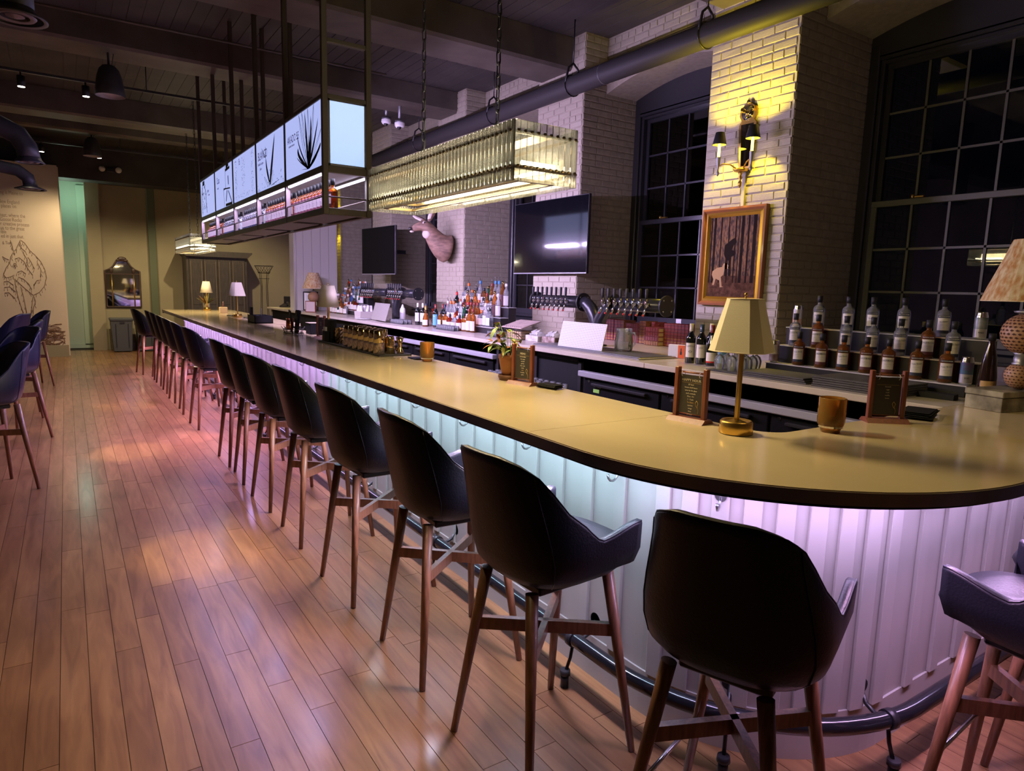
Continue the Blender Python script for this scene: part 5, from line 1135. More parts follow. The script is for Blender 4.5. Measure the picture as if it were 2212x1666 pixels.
# ================================================================ TAP TOWERS
m_pipe = M('satin_black_pipe', (0.030, 0.030, 0.036), 0.26, 0.3, spec=0.7)
def flange(mb, x, y, z, r, t_=0.018):
    mb.cyl((x, y - t_ / 2, z), (x, y + t_ / 2, z), r, n=28)
def tap_tower(label, yc, ends, taps, zc=1.485, X0=4.30):
    t = thing('tap_tower', label, 'beer tap tower', (X0, yc, ZT))
    z = zc - ZT; ya, yb = ends
    MB().cyl((0, ya - yc, z), (0, -0.22, z), 0.062, n=20).build('cross_pipe', m_pipe, t); MB().cyl((0, 0.22, z), (0, yb - yc, z), 0.062, n=20).build('cross_pipe', m_pipe, t)
    mb = MB()
    for s_ in (-1, 1):
        mb.tube([(0, 0.0, 0.0), (0, 0.0, 0.10), (0, s_ * 0.01, 0.18), (0, s_ * 0.045, 0.27), (0, s_ * 0.10, 0.35), (0, s_ * 0.16, 0.395), (0, s_ * 0.22, z)], 0.062, 20)
    mb.build('column', m_pipe, t)
    MB().lathe([(0.001, 0.0), (0.10, 0.0), (0.10, 0.012), (0.062, 0.014)], n=24).build('foot_plate', m_pipe, t)
    for yy in (ya - yc, yb - yc, -0.23, 0.23):
        mb = MB(); flange(mb, 0, yy, z, 0.092); f = mb.build('flange', M('flange_black', (0.010, 0.010, 0.012), 0.5), t)
        mb = MB()
        for a in (45, 135, 225, 315):
            for s_ in (-1, 1): mb.ell((0.068 * math.cos(R(a)), yy + s_ * 0.010, z + 0.068 * math.sin(R(a))), (0.008, 0.005, 0.008), 8, 5)
        mb.build('bolts', m_chrome, f)
    for y in taps:
        yy = y - yc
        fc = MB().cyl((-0.055, yy, z + 0.005), (-0.095, yy, z + 0.005), 0.013, n=10).cyl((-0.095, yy, z - 0.015), (-0.095, yy, z + 0.055), 0.013, 0.009, 10).tube([(-0.095, yy, z - 0.01), (-0.105, yy, z - 0.04), (-0.125, yy, z - 0.085)], [0.011, 0.010, 0.008], 8).build('faucet', m_chrome, t)
        MB().cyl((-0.124, yy, z - 0.083), (-0.130, yy, z - 0.094), 0.010, n=10).build('spout_ring', m_red, fc)
        MB().lathe([(0.001, 0.055), (0.009, 0.055), (0.012, 0.075), (0.014, 0.135), (0.010, 0.145), (0.001, 0.146)], -0.097, yy, z, n=12).build('tap_handle', m_ink, fc)
        MB().box(-0.0635, yy + 0.022, z + 0.008, -0.060, yy + 0.055, z + 0.036).build('tap_badge', random.choice((m_paper, M('pink_badge', (0.6, 0.2, 0.25), 0.5), M('blue_badge', (0.25, 0.45, 0.6), 0.5))), t)
tap_tower('black pipe beer tap tower with eight taps on each side, before the books', 4.96, (4.07, 5.99), [5.92 - i * 0.0805 for i in range(8)] + [4.795 - i * 0.082 for i in range(8)])
tap_tower('black pipe beer tap tower farther along, behind the squeeze bottle', 9.77, (8.97, 11.1), [10.99 - i * 0.083 for i in range(7)] + [9.86 - i * 0.081 for i in range(7)])

# drip trays, perforated panels
dt = thing('drip_tray', 'wide flat steel drip tray under the nearer beer taps', 'tray', (0, 0, ZT))
MB().box(3.72, 3.78, 0.0, 4.14, 5.22, 0.015, bev=0.004).build('tray', m_steel, dt)
for (a, b_) in ((3.80, 5.20),): MB().box(3.75, a, 0.015, 4.11, b_, 0.018).build('grille', M('dark_grille', (0.25, 0.25, 0.27), 0.35, 0.8), dt)
def perf(label, x, y, w_, h_, tilt, ny, nz, mat, hole, rz=0.0):
    t = thing('perforated_panel', label, 'steel panel', (x, y, ZT + 0.018), rz)
    mt = Matrix.Rotation(tilt, 4, 'Y')
    m_ = MB().box(-0.004, -w_ / 2, 0, 0.004, w_ / 2, h_, bev=0.001).xf(mt); m_.build('sheet', mat, t); mb = MB()
    for i in range(ny):
        for j in range(nz):
            y_ = -w_ / 2 + w_ * (i + 0.7) / (ny + 0.4); z_ = h_ * (j + 0.8) / (nz + 0.6); d = 0.0042
            mb.add([(-0.0046, y_ - d, z_), (-0.0046, y_, z_ - d), (-0.0046, y_ + d, z_), (-0.0046, y_, z_ + d)], [(0, 1, 2, 3)])
    mb.xf(mt); mb.build('perforations', hole, t)['kind'] = 'stuff'
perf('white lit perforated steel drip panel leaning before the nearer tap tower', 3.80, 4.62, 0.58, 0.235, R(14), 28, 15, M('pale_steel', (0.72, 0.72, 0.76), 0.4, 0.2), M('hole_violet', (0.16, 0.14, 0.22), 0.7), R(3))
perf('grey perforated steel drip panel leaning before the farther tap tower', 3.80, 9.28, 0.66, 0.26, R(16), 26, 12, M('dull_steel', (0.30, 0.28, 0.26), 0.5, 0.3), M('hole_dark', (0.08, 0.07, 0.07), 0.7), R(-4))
pt = thing('glass_jug', 'cut glass jug behind the perforated panel', 'jug', (4.02, 4.28, ZT + 0.0185))
MB().lathe([(0.001, 0.0), (0.070, 0.0), (0.078, 0.02), (0.080, 0.09), (0.070, 0.14), (0.066, 0.17), (0.072, 0.195), (0.068, 0.195), (0.060, 0.16), (0.072, 0.09), (0.068, 0.02), (0.001, 0.012)], n=18, sm=False).build('jug_body', m_clear, pt)
MB().tube([(0.02, -0.070, 0.16), (0.02, -0.105, 0.165), (0.02, -0.125, 0.13), (0.02, -0.115, 0.07), (0.02, -0.078, 0.04)], 0.008, 8).build('jug_handle', m_clear, pt)
cdx = thing('display_card', 'small white and orange card standing beside the wine bottles', 'card', (4.17, 3.80, ZT), R(25))
MB().box(-0.02, -0.07, 0, 0.02, 0.07, 0.11, bev=0.002).build('card', m_paper, cdx); MB().box(-0.0215, -0.07, 0.002, -0.0203, -0.012, 0.108).build('orange_print', M('orange_print', (0.75, 0.13, 0.04), 0.5), cdx); MB().box(-0.0222, -0.046, 0.03, -0.0216, -0.030, 0.055).box(-0.0222, -0.042, 0.055, -0.0216, -0.034, 0.082).build('bottle_print', m_navyband, cdx)
# rows of shot glasses
sg = MB().lathe([(0.001, 0.055), (0.016, 0.058), (0.023, 0.0), (0.021, 0.0), (0.014, 0.05), (0.001, 0.05)], n=10).mesh('shot_glass', m_clear)
gi = 0
for (n0, nm, xs, ya, cnt) in ((0, 'by the squeeze bottle', (3.86, 3.92, 3.98), 8.55, 8), (1, 'in front of the blue labelled wine', (3.90, 3.96), 7.15, 9), (2, 'beside the wire rack', (3.90, 3.96, 4.02), 6.12, 5)):
    for r_i, x in enumerate(xs):
        for i in range(cnt):
            o = ref('shot_glass', sg, None, (x, ya + i * 0.052, ZT + 0.002)); put(o, 'shot glass %s, %s along %s row' % (nm, ORD[i], ('the front', 'the second', 'the rear')[r_i]), 'glass', 'upturned shot glasses ' + nm)
    put(MB().box(xs[0] - 0.03, ya - 0.04, 0, xs[-1] + 0.03, ya + cnt * 0.052, 0.0015).build('bar_mat', m_rubber, None, (0, 0, ZT)), 'thin black mat under the shot glasses ' + nm, 'mat')
# napkin boxes, wire rack
wr_ = thing('wire_rack', 'black wire rack with angled wooden lid before the white brick', 'rack', (4.03, 5.87, ZT), 0)
mb = MB()
for z in (0.01, 0.04, 0.07, 0.10, 0.13): mb.tube([(-0.12, -0.16, z), (-0.12, 0.16, z)], 0.0022, 5).tube([(-0.12, -0.16, z), (0.10, -0.16, z)], 0.0022, 5).tube([(-0.12, 0.16, z), (0.10, 0.16, z)], 0.0022, 5)
for i in range(9): mb.tube([(-0.12, -0.16 + 0.04 * i, 0), (-0.12, -0.16 + 0.04 * i, 0.14)], 0.0022, 5)
mb.build('wire_cage', m_black, wr_); m_ = MB().box(-0.14, -0.19, 0, 0.12, 0.19, 0.012, bev=0.003); m_.xf(Matrix.Translation((0, 0, 0.155)) @ Matrix.Rotation(R(-16), 4, 'Y')); m_.build('lid', M('greyed_wood', (0.34, 0.26, 0.22), 0.6, var=0.2, scale=12), wr_)
MB().box(-0.10, -0.14, 0.004, 0.08, 0.14, 0.09).build('kraft_contents', M('kraft', (0.45, 0.33, 0.18), 0.8), wr_)
def napbox(label, x, y, mat):
    t = thing('napkin_box', label, 'box', (x, y, ZT + 0.001))
    MB().box(-0.07, -0.11, 0, 0.07, 0.11, 0.06, bev=0.004).build('box', mat, t); mb = MB(); rr = random.Random(1)
    for i in range(5): mb.add([(-0.05, -0.09 + i * 0.035, 0.06), (0.05, -0.08 + i * 0.035, 0.06), (0.03, -0.06 + i * 0.035, 0.09 + 0.05 * rr.random()), (-0.04, -0.055 + i * 0.035, 0.075 + 0.03 * rr.random()), (0.0, -0.03 + i * 0.035, 0.062)], [(0, 1, 2, 3), (3, 2, 4)])
    mb.build('napkins', m_paper, t)
napbox('weathered brown box of crumpled white napkins by the perforated panel', 4.06, 5.345, M('distressed_brown', (0.20, 0.11, 0.07), 0.7, var=0.5, scale=20, col2=(0.4, 0.32, 0.28))); napbox('weathered white box of napkins beside the wire rack', 4.02, 5.575, M('distressed_white', (0.55, 0.52, 0.5), 0.7, var=0.4, scale=16))
nb = thing('napkin_bin', 'pale grey bin of rolled white napkins before the far tap tower', 'bin', (3.98, 10.25, ZT))
MB().prism([(-0.12, 0), (0.12, 0), (0.14, 0.11), (-0.14, 0.11)], 'x', -0.13, 0.13).build('bin', M('pale_bin', (0.5, 0.46, 0.42), 0.6), nb); rr = random.Random(8)
for i in range(9): m_ = MB().cyl((0, 0, 0), (0.02, 0.02, 0.13), 0.028, 0.024, 8); m_.build('rolled_napkin', m_paper, nb, (-0.09 + 0.08 * (i % 3), -0.09 + 0.09 * (i // 3), 0.07), rr.uniform(0, 6))
put(MB().lathe([(0.001, 0), (0.10, 0), (0.15, 0.012), (0.15, 0.016), (0.001, 0.006)], n=24).build('white_dish', m_white, None, (3.82, 9.86, ZT)), 'flat white dish between napkin bin and grey perforated panel', 'dish')
sq = thing('squeeze_bottle', 'white plastic squeeze bottle with pointed cap beside the far tap tower', 'bottle', (4.12, 9.12, ZT))
MB().lathe([(0.001, 0), (0.042, 0), (0.042, 0.17), (0.036, 0.20), (0.020, 0.215)], n=16).build('bottle_body', m_white, sq); MB().lathe([(0.024, 0.205), (0.024, 0.22), (0.006, 0.262), (0.001, 0.263)], n=12).build('nozzle', m_white, sq)
for i in range(2):
    gx = thing('red_glass_rack', ('stack of red glasses beside the wine bottles, nearer the shot glasses', 'stack of red glasses behind the white labelled wine bottles')[i], 'glasses', (4.45, 8.75 - i * 0.55, ZT)); 
    for k in range(5): MB().lathe([(0.03, 0.0), (0.045, 0.045), (0.043, 0.045), (0.028, 0.004)], n=12).build('red_glass', m_redspirit, gx, (0, 0, k * 0.042))
# books in the window niche: upright and lying
bi = 0
def book(y, w_, h_, z=ZT + 0.0006, lying=False, brown=False, depth=0.17, x=4.97, label=''):
    """w_: thickness; spine faces -x"""
    t = thing('leather_book', label, 'book', (x, y, z)); t['group'] = 'old books in the window niche'; ml = m_bookb if brown else m_book
    if lying:
        MB().box(0, -h_ / 2, 0, depth, h_ / 2, 0.004).box(0, -h_ / 2, w_ - 0.004, depth, h_ / 2, w_).box(-0.003, -h_ / 2, 0, 0.004, h_ / 2, w_, bev=0.003).build('cover', ml, t); MB().box(0.003, -h_ / 2 + 0.004, 0.004, depth - 0.005, h_ / 2 - 0.004, w_ - 0.004).build('pages', m_pages, t)
        mb = MB()
        for i in range(6): u = -h_ / 2 + h_ * (i + 0.5) / 6; mb.box(-0.0045, u - 0.003, 0.002, -0.003, u + 0.003, w_ - 0.002)
        mb.build('spine_bands', m_gilt if brown else M('dark_red_band', (0.12, 0.02, 0.02), 0.5), t)
    else:
        MB().box(0, -w_ / 2, 0, depth, -w_ / 2 + 0.004, h_).box(0, w_ / 2 - 0.004, 0, depth, w_ / 2, h_).box(-0.004, -w_ / 2, 0, 0.004, w_ / 2, h_, bev=0.003).build('cover', ml, t); MB().box(0.003, -w_ / 2 + 0.004, 0.004, depth - 0.005, w_ / 2 - 0.004, h_ - 0.004).build('pages', m_pages, t)
        mb = MB(); mg = MB()
        for i in range(7):
            u = h_ * (i + 0.5) / 7; (mg if i < 3 else mb).box(-0.0058, -w_ / 2 + 0.002, u - 0.004, -0.004, w_ / 2 - 0.002, u + 0.002)
        mb.build('spine_bands', M('dark_red_band', (0.12, 0.02, 0.02), 0.5), t); mg.build('gilt_bands', m_gilt, t)
    return t
y = 5.62
for i in range(4): book(y, 0.044, 0.225, label='red leather book standing upright, %s from the left of the first upright group' % ORD[i]); y -= 0.0455
y -= 0.01
for i in range(3): book(y, 0.050, 0.225, brown=(i == 2), label='red leather book standing upright next to the first stack, %s along' % ORD[i]); y -= 0.051
y -= 0.10; zz = ZT + 0.0006
for i in range(5): book(y, 0.040, 0.20, zz, True, label='red leather book lying %s from the bottom in the taller lying stack' % ORD[i]); zz += 0.0403
y -= 0.13
for i in range(2): book(y, 0.045, 0.232, brown=True, label='brown leather book standing upright between the two stacks, %s from the taller stack' % ORD[i]); y -= 0.0465
bk = book(y - 0.01, 0.045, 0.225, label='red leather book standing upright behind the lower stack', x=5.04)
y -= 0.13; zz = ZT + 0.0006
for i in range(4): book(y, 0.045, 0.20, zz, True, brown=(i < 1), label='leather book lying %s from the bottom in the lower lying stack' % ORD[i], x=4.90); zz += 0.0453
y -= 0.125
for i in range(7): book(y, 0.044, 0.228, label='red leather book standing upright in the last group, %s from the lower stack' % ORD[i]); y -= 0.0455
put(MB().box(0, -0.035, 0, 0.01, 0.035, 0.27).build('paper_sheet', m_paper, None, (5.17, 4.72, ZT)), 'sheet of white paper standing behind the books', 'paper')
# upturned wine glasses on a rubber mat, boards
mt_ = put(MB().box(3.72, 2.83, 0, 4.06, 3.12, 0.010, bev=0.003).build('rubber_mat', m_rubber, None, (0, 0, ZT)), 'black rubber mat under the upturned wine glasses', 'mat')
def wg():
    mb = MB().lathe([(0.028, 0.0), (0.036, 0.035), (0.038, 0.06), (0.028, 0.09), (0.006, 0.105), (0.0035, 0.11), (0.0035, 0.155), (0.030, 0.160), (0.030, 0.163), (0.001, 0.165)], n=14); return mb.mesh('upturned_wine_glass', m_clear)
wgm = wg(); i = 0
for (x, y) in ((3.78, 3.05), (3.80, 2.96), (3.87, 3.06), (3.88, 2.97), (3.94, 2.90), (3.96, 3.00), (4.02, 2.93), (4.03, 3.04), (3.87, 2.89), (3.80, 2.88)):
    put(ref('wine_glass', wgm, None, (x, y, ZT + 0.0105)), 'upturned stemmed wine glass on the rubber mat, %s from its lamp shade end' % ORD[i], 'glass', 'upturned wine glasses on the mat'); i += 1
bs = thing('slate_boards', 'stack of thin black slate boards before the stepped display', 'boards', (3.86, 2.60, ZT))
for i in range(3): MB().box(-0.15, -0.26 + 0.01 * i, 0.0005 + i * 0.012, 0.16 - 0.012 * i, 0.22, 0.011 + i * 0.012, bev=0.002).build('board', M('slate', (0.055, 0.052, 0.05), 0.55, var=0.2, scale=10), bs)
bs = thing('slate_boards', 'taller stack of black slate boards beside the angled menu stand', 'boards', (3.87, 2.06, ZT))
for i in range(5): MB().box(-0.17 + 0.003 * (i % 2), -0.26, 0.0005 + i * 0.013, 0.17, 0.24 - 0.004 * (i % 3), 0.012 + i * 0.013, bev=0.002).build('board', MATS['slate'], bs)
put(MB().prism([(-0.04, 0), (0.04, 0), (0.03, 0.03), (-0.03, 0.03)], 'y', -0.09, 0.09).build('black_block', m_blackmatte, None, (3.93, 1.70, ZT), 0.1), 'small black wedge shaped block on the counter under the display end', 'block')
# big lamp on its silvered box
mbx = thing('metal_box', 'aged silvered metal box with a lid carrying the large lamp', 'box', (3.90, 1.37, ZT), R(-12))
m_silv = M('aged_silver_leaf', (0.20, 0.18, 0.12), 0.34, 0.35, var=0.3, scale=9, col2=(0.52, 0.48, 0.34), bump=0.2)
MB().box(-0.17, -0.09, 0, 0.17, 0.09, 0.068, bev=0.002).build('box', m_silv, mbx); MB().box(-0.174, -0.094, 0.071, 0.174, 0.094, 0.100, bev=0.003).build('lid', m_silv, mbx); MB().box(-0.168, -0.088, 0.066, 0.168, 0.088, 0.073).build('lid_gap', m_dark, mbx)
def big_lamp(label, x, y, z, s_=1.0):
    t = thing('ceramic_lamp', label, 'lamp', (x, y, z)); t.scale = (s_,) * 3
    def ball(cz, r, zs, n, rows_):
        b_ = MB().ell((0, 0, cz), (r, r, r * zs), 24, 14).build('pierced_ball', m_wicker, t); mb = MB()
        for j in range(1, rows_):
            ph = -math.pi / 2 + math.pi * j / rows_
            for i in range(n):
                a = 2 * math.pi * (i + 0.5 * (j % 2)) / n; c = Vector((r * math.cos(ph) * math.cos(a), r * math.cos(ph) * math.sin(a), cz + r * zs * math.sin(ph))) ; nn = Vector((math.cos(ph) * math.cos(a), math.cos(ph) * math.sin(a), math.sin(ph))).normalized()
                tt = Vector((-math.sin(a), math.cos(a), 0)); bb_ = nn.cross(tt); q = r * 0.085 * max(0.3, math.cos(ph)); c += nn * 0.0012
                mb.add([tuple(c + tt * q), tuple(c + bb_ * q * 0.9 / max(0.3, math.cos(ph)) * 0.7), tuple(c - tt * q), tuple(c - bb_ * q * 0.9 / max(0.3, math.cos(ph)) * 0.7)], [(0, 1, 2, 3)])
        mb.build('pierced_holes', m_hole, b_)['kind'] = 'stuff'
    ball(0.055, 0.055, 1.0, 22, 14); ball(0.225, 0.085, 0.98, 26, 18)
    MB().lathe([(0.03, 0.098), (0.034, 0.105), (0.028, 0.11), (0.030, 0.125), (0.026, 0.14), (0.036, 0.15), (0.001, 0.152)], n=20).build('metal_neck', m_grey, t)
    MB().lathe([(0.02, 0.305), (0.045, 0.31), (0.048, 0.316), (0.02, 0.322), (0.008, 0.34), (0.006, 0.375), (0.001, 0.376)], n=20).build('top_fitting', m_grey, t)
    n = 64; zs = (0.355, 0.415, 0.475, 0.535, 0.60); rs = (0.165, 0.145, 0.122, 0.10, 0.078); rows = []
    for z_, r_ in zip(zs, rs): rows.append([((r_ + 0.0016 * (i % 2)) * math.cos(2 * math.pi * i / n), (r_ + 0.0016 * (i % 2)) * math.sin(2 * math.pi * i / n), z_) for i in range(n)])
    sh = MB().grid(rows, closed=True, sm=False).build('pleated_shade', M('patterned_shade', (0.68, 0.58, 0.38), 0.8, var=0.1, scale=34, col2=(0.42, 0.20, 0.06), stretch=(1.6, 1.6, 0.8)), t)
    MB().tube([(0.1655 * math.cos(R(a)), 0.1655 * math.sin(R(a)), 0.355) for a in range(0, 360, 12)], 0.0018, 4, closed=True).build('shade_hem', m_shade, sh)
    return t
big_lamp('large lamp with pierced ceramic balls and patterned pleated shade on the metal box', 3.93, 1.335, ZT + 0.1005, 1.22)
big_lamp('patterned pleated lamp beside the framed certificate at the far bar', 3.93, 12.78, ZT, 1.22)
pf = thing('framed_certificate', 'black framed certificate leaning on the white panelled pier', 'picture', (3.98, 13.13, ZT), R(62))
m_ = MB().box(-0.012, -0.145, 0, 0.012, 0.145, 0.37, bev=0.003); m_.build('frame', m_ink, pf); MB().box(-0.0135, -0.120, 0.025, -0.0125, 0.120, 0.345).build('mount', m_paper, pf); cf = MB().box(-0.0145, -0.085, 0.06, -0.0137, 0.085, 0.31).build('certificate', M('certificate_paper', (0.62, 0.66, 0.70), 0.6), pf)
mb = MB()
for i in range(12): mb.box(-0.0152, -0.06 + 0.004 * (i % 3), 0.08 + i * 0.018, -0.0147, 0.06 - 0.006 * (i % 4), 0.084 + i * 0.018)
mb.build('print_lines', m_pink, cf)
sm = thing('small_frame', 'small framed card beside the certificate', 'picture', (3.74, 12.35, ZT), R(50)); MB().box(-0.01, -0.10, 0, 0.01, 0.10, 0.21, bev=0.003).build('frame', m_walnut, sm); MB().box(-0.0115, -0.085, 0.015, -0.0105, 0.085, 0.195).build('card', M('rosy_card', (0.5, 0.4, 0.42), 0.6), sm)

# ================================================================ ON THE BRICK
pc = thing('painting', 'gilt framed forest painting with a pale dog and a dark hunter on the lit pillar', 'painting', (4.79, 3.80, 1.92))
m_oak = M('red_brown_frame', (0.30, 0.11, 0.045), 0.35, coat=0.3); m_gl = M('gilt_inner_frame', (0.70, 0.40, 0.06), 0.28, 0.8)
PW, PH = 0.325, 0.415
def frame_ring(w0, h0, w1, h1, x0, x1, xi):
    mb = MB(); o_ = [(-w0, -h0), (w0, -h0), (w0, h0), (-w0, h0)]; i_ = [(-w1, -h1), (w1, -h1), (w1, h1), (-w1, h1)]; rows = []
    for (q, x) in ((o_, x0), (o_, x1), ([((a[0] + b_[0]) / 2, (a[1] + b_[1]) / 2) for a, b_ in zip(o_, i_)], x1 - 0.006), (i_, xi), (i_, x0)): rows.append([(x, p[0], p[1]) for p in q])
    return mb.grid(rows, closed=True, sm=False)
frame_ring(PW, PH, PW - 0.035, PH - 0.035, 0.0, -0.045, -0.030).build('outer_frame', m_oak, pc); frame_ring(PW - 0.035, PH - 0.035, PW - 0.075, PH - 0.075, -0.004, -0.030, -0.016).build('inner_frame', m_gl, pc)
cv = MB().box(-0.014, -(PW - 0.07), -(PH - 0.07), -0.006, PW - 0.07, PH - 0.07).build('canvas', M('forest_canvas', (0.055, 0.032, 0.022), 0.45, var=0.4, scale=30, col2=(0.22, 0.105, 0.035), stretch=(1, 1.8, 0.7), bump=0.2, spec=0.05), pc)
mdk = M('painted_dark', (0.016, 0.010, 0.008), 0.7, spec=0.04); mpl = M('painted_cream', (0.42, 0.25, 0.10), 0.6, spec=0.2); mgr = M('painted_ground', (0.085, 0.04, 0.022), 0.7, spec=0.04, var=0.4, scale=30)
MB().box(-0.0146, -0.25, -0.343, -0.0141, 0.25, -0.16).build('painted_ground', mgr, cv)
mb = MB()
for (y_, w_) in ((0.20, 0.012), (0.13, 0.006), (0.05, 0.005), (-0.02, 0.006), (-0.09, 0.014), (-0.15, 0.008), (-0.21, 0.016), (0.235, 0.006), (-0.055, 0.004)): mb.box(-0.0149, y_ - w_, -0.22, -0.0147, y_ + w_, 0.34)
mb.build('painted_trunks', mdk, cv)
fl_ = lambda pts: [(-0.0153, p[0], p[1]) for p in pts]
MB().add(fl_([(0.055, 0.12), (0.085, 0.10), (0.09, 0.03), (0.07, -0.01), (0.072, -0.16), (0.045, -0.17), (0.045, -0.03), (0.035, -0.03), (0.03, -0.16), (0.005, -0.16), (0.01, 0.0), (-0.03, 0.02), (-0.03, 0.045), (0.01, 0.06), (-0.01, 0.10), (-0.035, 0.12), (-0.02, 0.16), (0.01, 0.15)]), [tuple(range(18))]).build('painted_hunter', mdk, cv)
MB().add(fl_([(0.20, -0.12), (0.15, -0.09), (0.10, -0.085), (0.085, -0.055), (0.055, -0.05), (0.02, -0.085), (0.03, -0.10), (0.07, -0.105), (0.08, -0.15), (0.105, -0.17), (0.09, -0.25), (0.07, -0.255), (0.11, -0.26), (0.12, -0.20), (0.16, -0.185), (0.175, -0.24), (0.195, -0.24), (0.185, -0.19), (0.205, -0.15)]), [tuple(range(19))]).build('painted_dog', mpl, cv)
def sconce(label, x, y, z, lit=14):
    t = thing('wall_sconce', label, 'wall lamp', (x, y, z))
    bp = MB().prism([(-0.055, -0.27), (0.055, -0.27), (0.085, 0.10), (0.06, 0.13), (0.085, 0.17), (0.075, 0.23), (0.0, 0.275), (-0.075, 0.23), (-0.085, 0.17), (-0.06, 0.13), (-0.085, 0.10)], 'x', -0.018, 0.0).build('back_plate', m_brass, t)
    MB().prism([(-0.038, -0.24), (0.038, -0.24), (0.062, 0.10), (-0.062, 0.10)], 'x', -0.020, -0.018).build('mirror_inset', m_mirror, bp)
    MB().lathe([(0.001, -0.008), (0.058, -0.006), (0.058, 0.004), (0.001, 0.006)], n=20, cz=0).xf(Matrix.Translation((-0.022, 0, 0.185)) @ Matrix.Rotation(R(90), 4, 'Y')).build('oval_mirror', m_mirror, bp)
    MB().ell((-0.03, 0, 0.185), (0.012, 0.022, 0.022)).ell((-0.03, 0.055, 0.215), (0.012, 0.014, 0.022)).ell((-0.03, -0.055, 0.215), (0.012, 0.014, 0.022)).ell((-0.02, 0, 0.275), (0.012, 0.02, 0.02)).build('ornament', m_gold, bp)
    MB().lathe([(0.001, -0.02), (0.055, -0.015), (0.06, 0.0), (0.05, 0.006), (0.001, 0.006)], -0.06, 0, -0.27, n=16).lathe([(0.001, -0.15), (0.014, -0.13), (0.017, -0.105), (0.006, -0.085), (0.020, -0.065), (0.010, -0.045), (0.024, -0.02)], -0.06, 0, -0.27, n=12).build('bracket_cup', m_brass, t)
    for s_ in (-1, 1):
        cy = s_ * 0.165
        am = MB().tube([(-0.07, s_ * 0.03, -0.265), (-0.10, s_ * 0.08, -0.225), (-0.13, s_ * 0.13, -0.215), (-0.15, cy, -0.235)], 0.006, 8).build('arm', m_brass, t)
        MB().lathe([(0.001, -0.095), (0.010, -0.085), (0.013, -0.065), (0.006, -0.045), (0.008, -0.02), (0.016, 0.0), (0.018, 0.055), (0.021, 0.06), (0.001, 0.062)], -0.15, cy, -0.22, n=14).build('candle_cup', m_grey, am)
        MB().cyl((-0.15, cy, -0.16), (-0.15, cy, -0.03), 0.011, n=12).build('candle', m_bulb, am)
        MB().lathe([(0.058, -0.06), (0.036, 0.04), (0.034, 0.04), (0.056, -0.06)], -0.15, cy, 0.0, n=24).build('black_shade', m_ink, am)
        l_ = point('sconce_light', (x - 0.15, y + cy, z + 0.012), lit, (1.0, 0.76, 0.03), 0.012); 
    return t
sconce('brass double candle sconce with black shades lighting the pillar above the painting', 4.79, 3.74, 2.90, 48)
sconce('brass candle sconce lighting the far pier beside the hanging shelf', 4.79, 13.95, 2.78, 26)
put(MB().box(4.775, 3.725, 2.34, 4.792, 3.755, 2.63).build('cable_conduit', m_brick), 'painted cable conduit running from sconce to painting', 'conduit'); put(MB().box(4.775, 13.93, 1.07, 4.792, 13.97, 2.50).build('cable_conduit', m_brick), 'painted cable conduit below the far sconce', 'conduit')
def tv(label, x, ya, yb, z0, z1, wall, rz=0.0):
    yc = (ya + yb) / 2; zc = (z0 + z1) / 2; t = thing('television', label, 'television', (x, yc, zc), rz); h = (z1 - z0) / 2; w_ = (yb - ya) / 2
    MB().box(0.0, -w_, -h, 0.035, w_, h, bev=0.004).build('housing', m_black, t); MB().box(-0.002, -w_ + 0.008, -h + 0.014, 0.0, w_ - 0.008, h - 0.008).build('screen', m_screen, t); MB().box(-0.003, -w_, -h, 0.002, w_, -h + 0.012).build('bezel_strip', m_grey, t)
    MB().box(0.035, -0.15, -0.12, 0.05, 0.15, 0.12).box(0.05, -0.03, -0.03, wall - x, 0.03, 0.03).build('wall_mount', m_black, t)
    return t
tv('large flat black television on the purple lit pillar before the nearer window', 4.70, 5.645, 7.06, 1.785, 2.63, 4.80)
tv2 = tv('flat black television seen edge on beside the mounted deer head', 4.30, 9.90, 11.10, 1.775, 2.54, 4.80, R(4))
for c_ in tv2.children:
    if c_.name.startswith('screen'): c_.data.materials[0] = M('matt_screen', (0.003, 0.0028, 0.003), 0.5, spec=0.06)
for i, (px, py, y_) in enumerate(((4.0, 9.44, 3.93), (4.0, 8.97, 3.80))):
    t = thing('security_camera', ('white dome security camera, the one nearer the hanging shelf', 'white dome security camera, the one nearer the chandelier')[i], 'camera', (px, py, y_ + 0.04))
    MB().cyl((0, 0, 0.0), (0, 0, ZC - y_ - 0.04), 0.02).cyl((0, 0, -0.005), (0, 0, 0.03), 0.065, n=18).build('bracket', m_grey, t); MB().lathe([(0.07, 0.0), (0.07, -0.035), (0.055, -0.06), (0.001, -0.062)], n=20).build('dome_housing', m_white, t); MB().ell((-0.015, -0.02, -0.06), (0.03, 0.03, 0.035), 12, 8).build('lens', m_black, t)
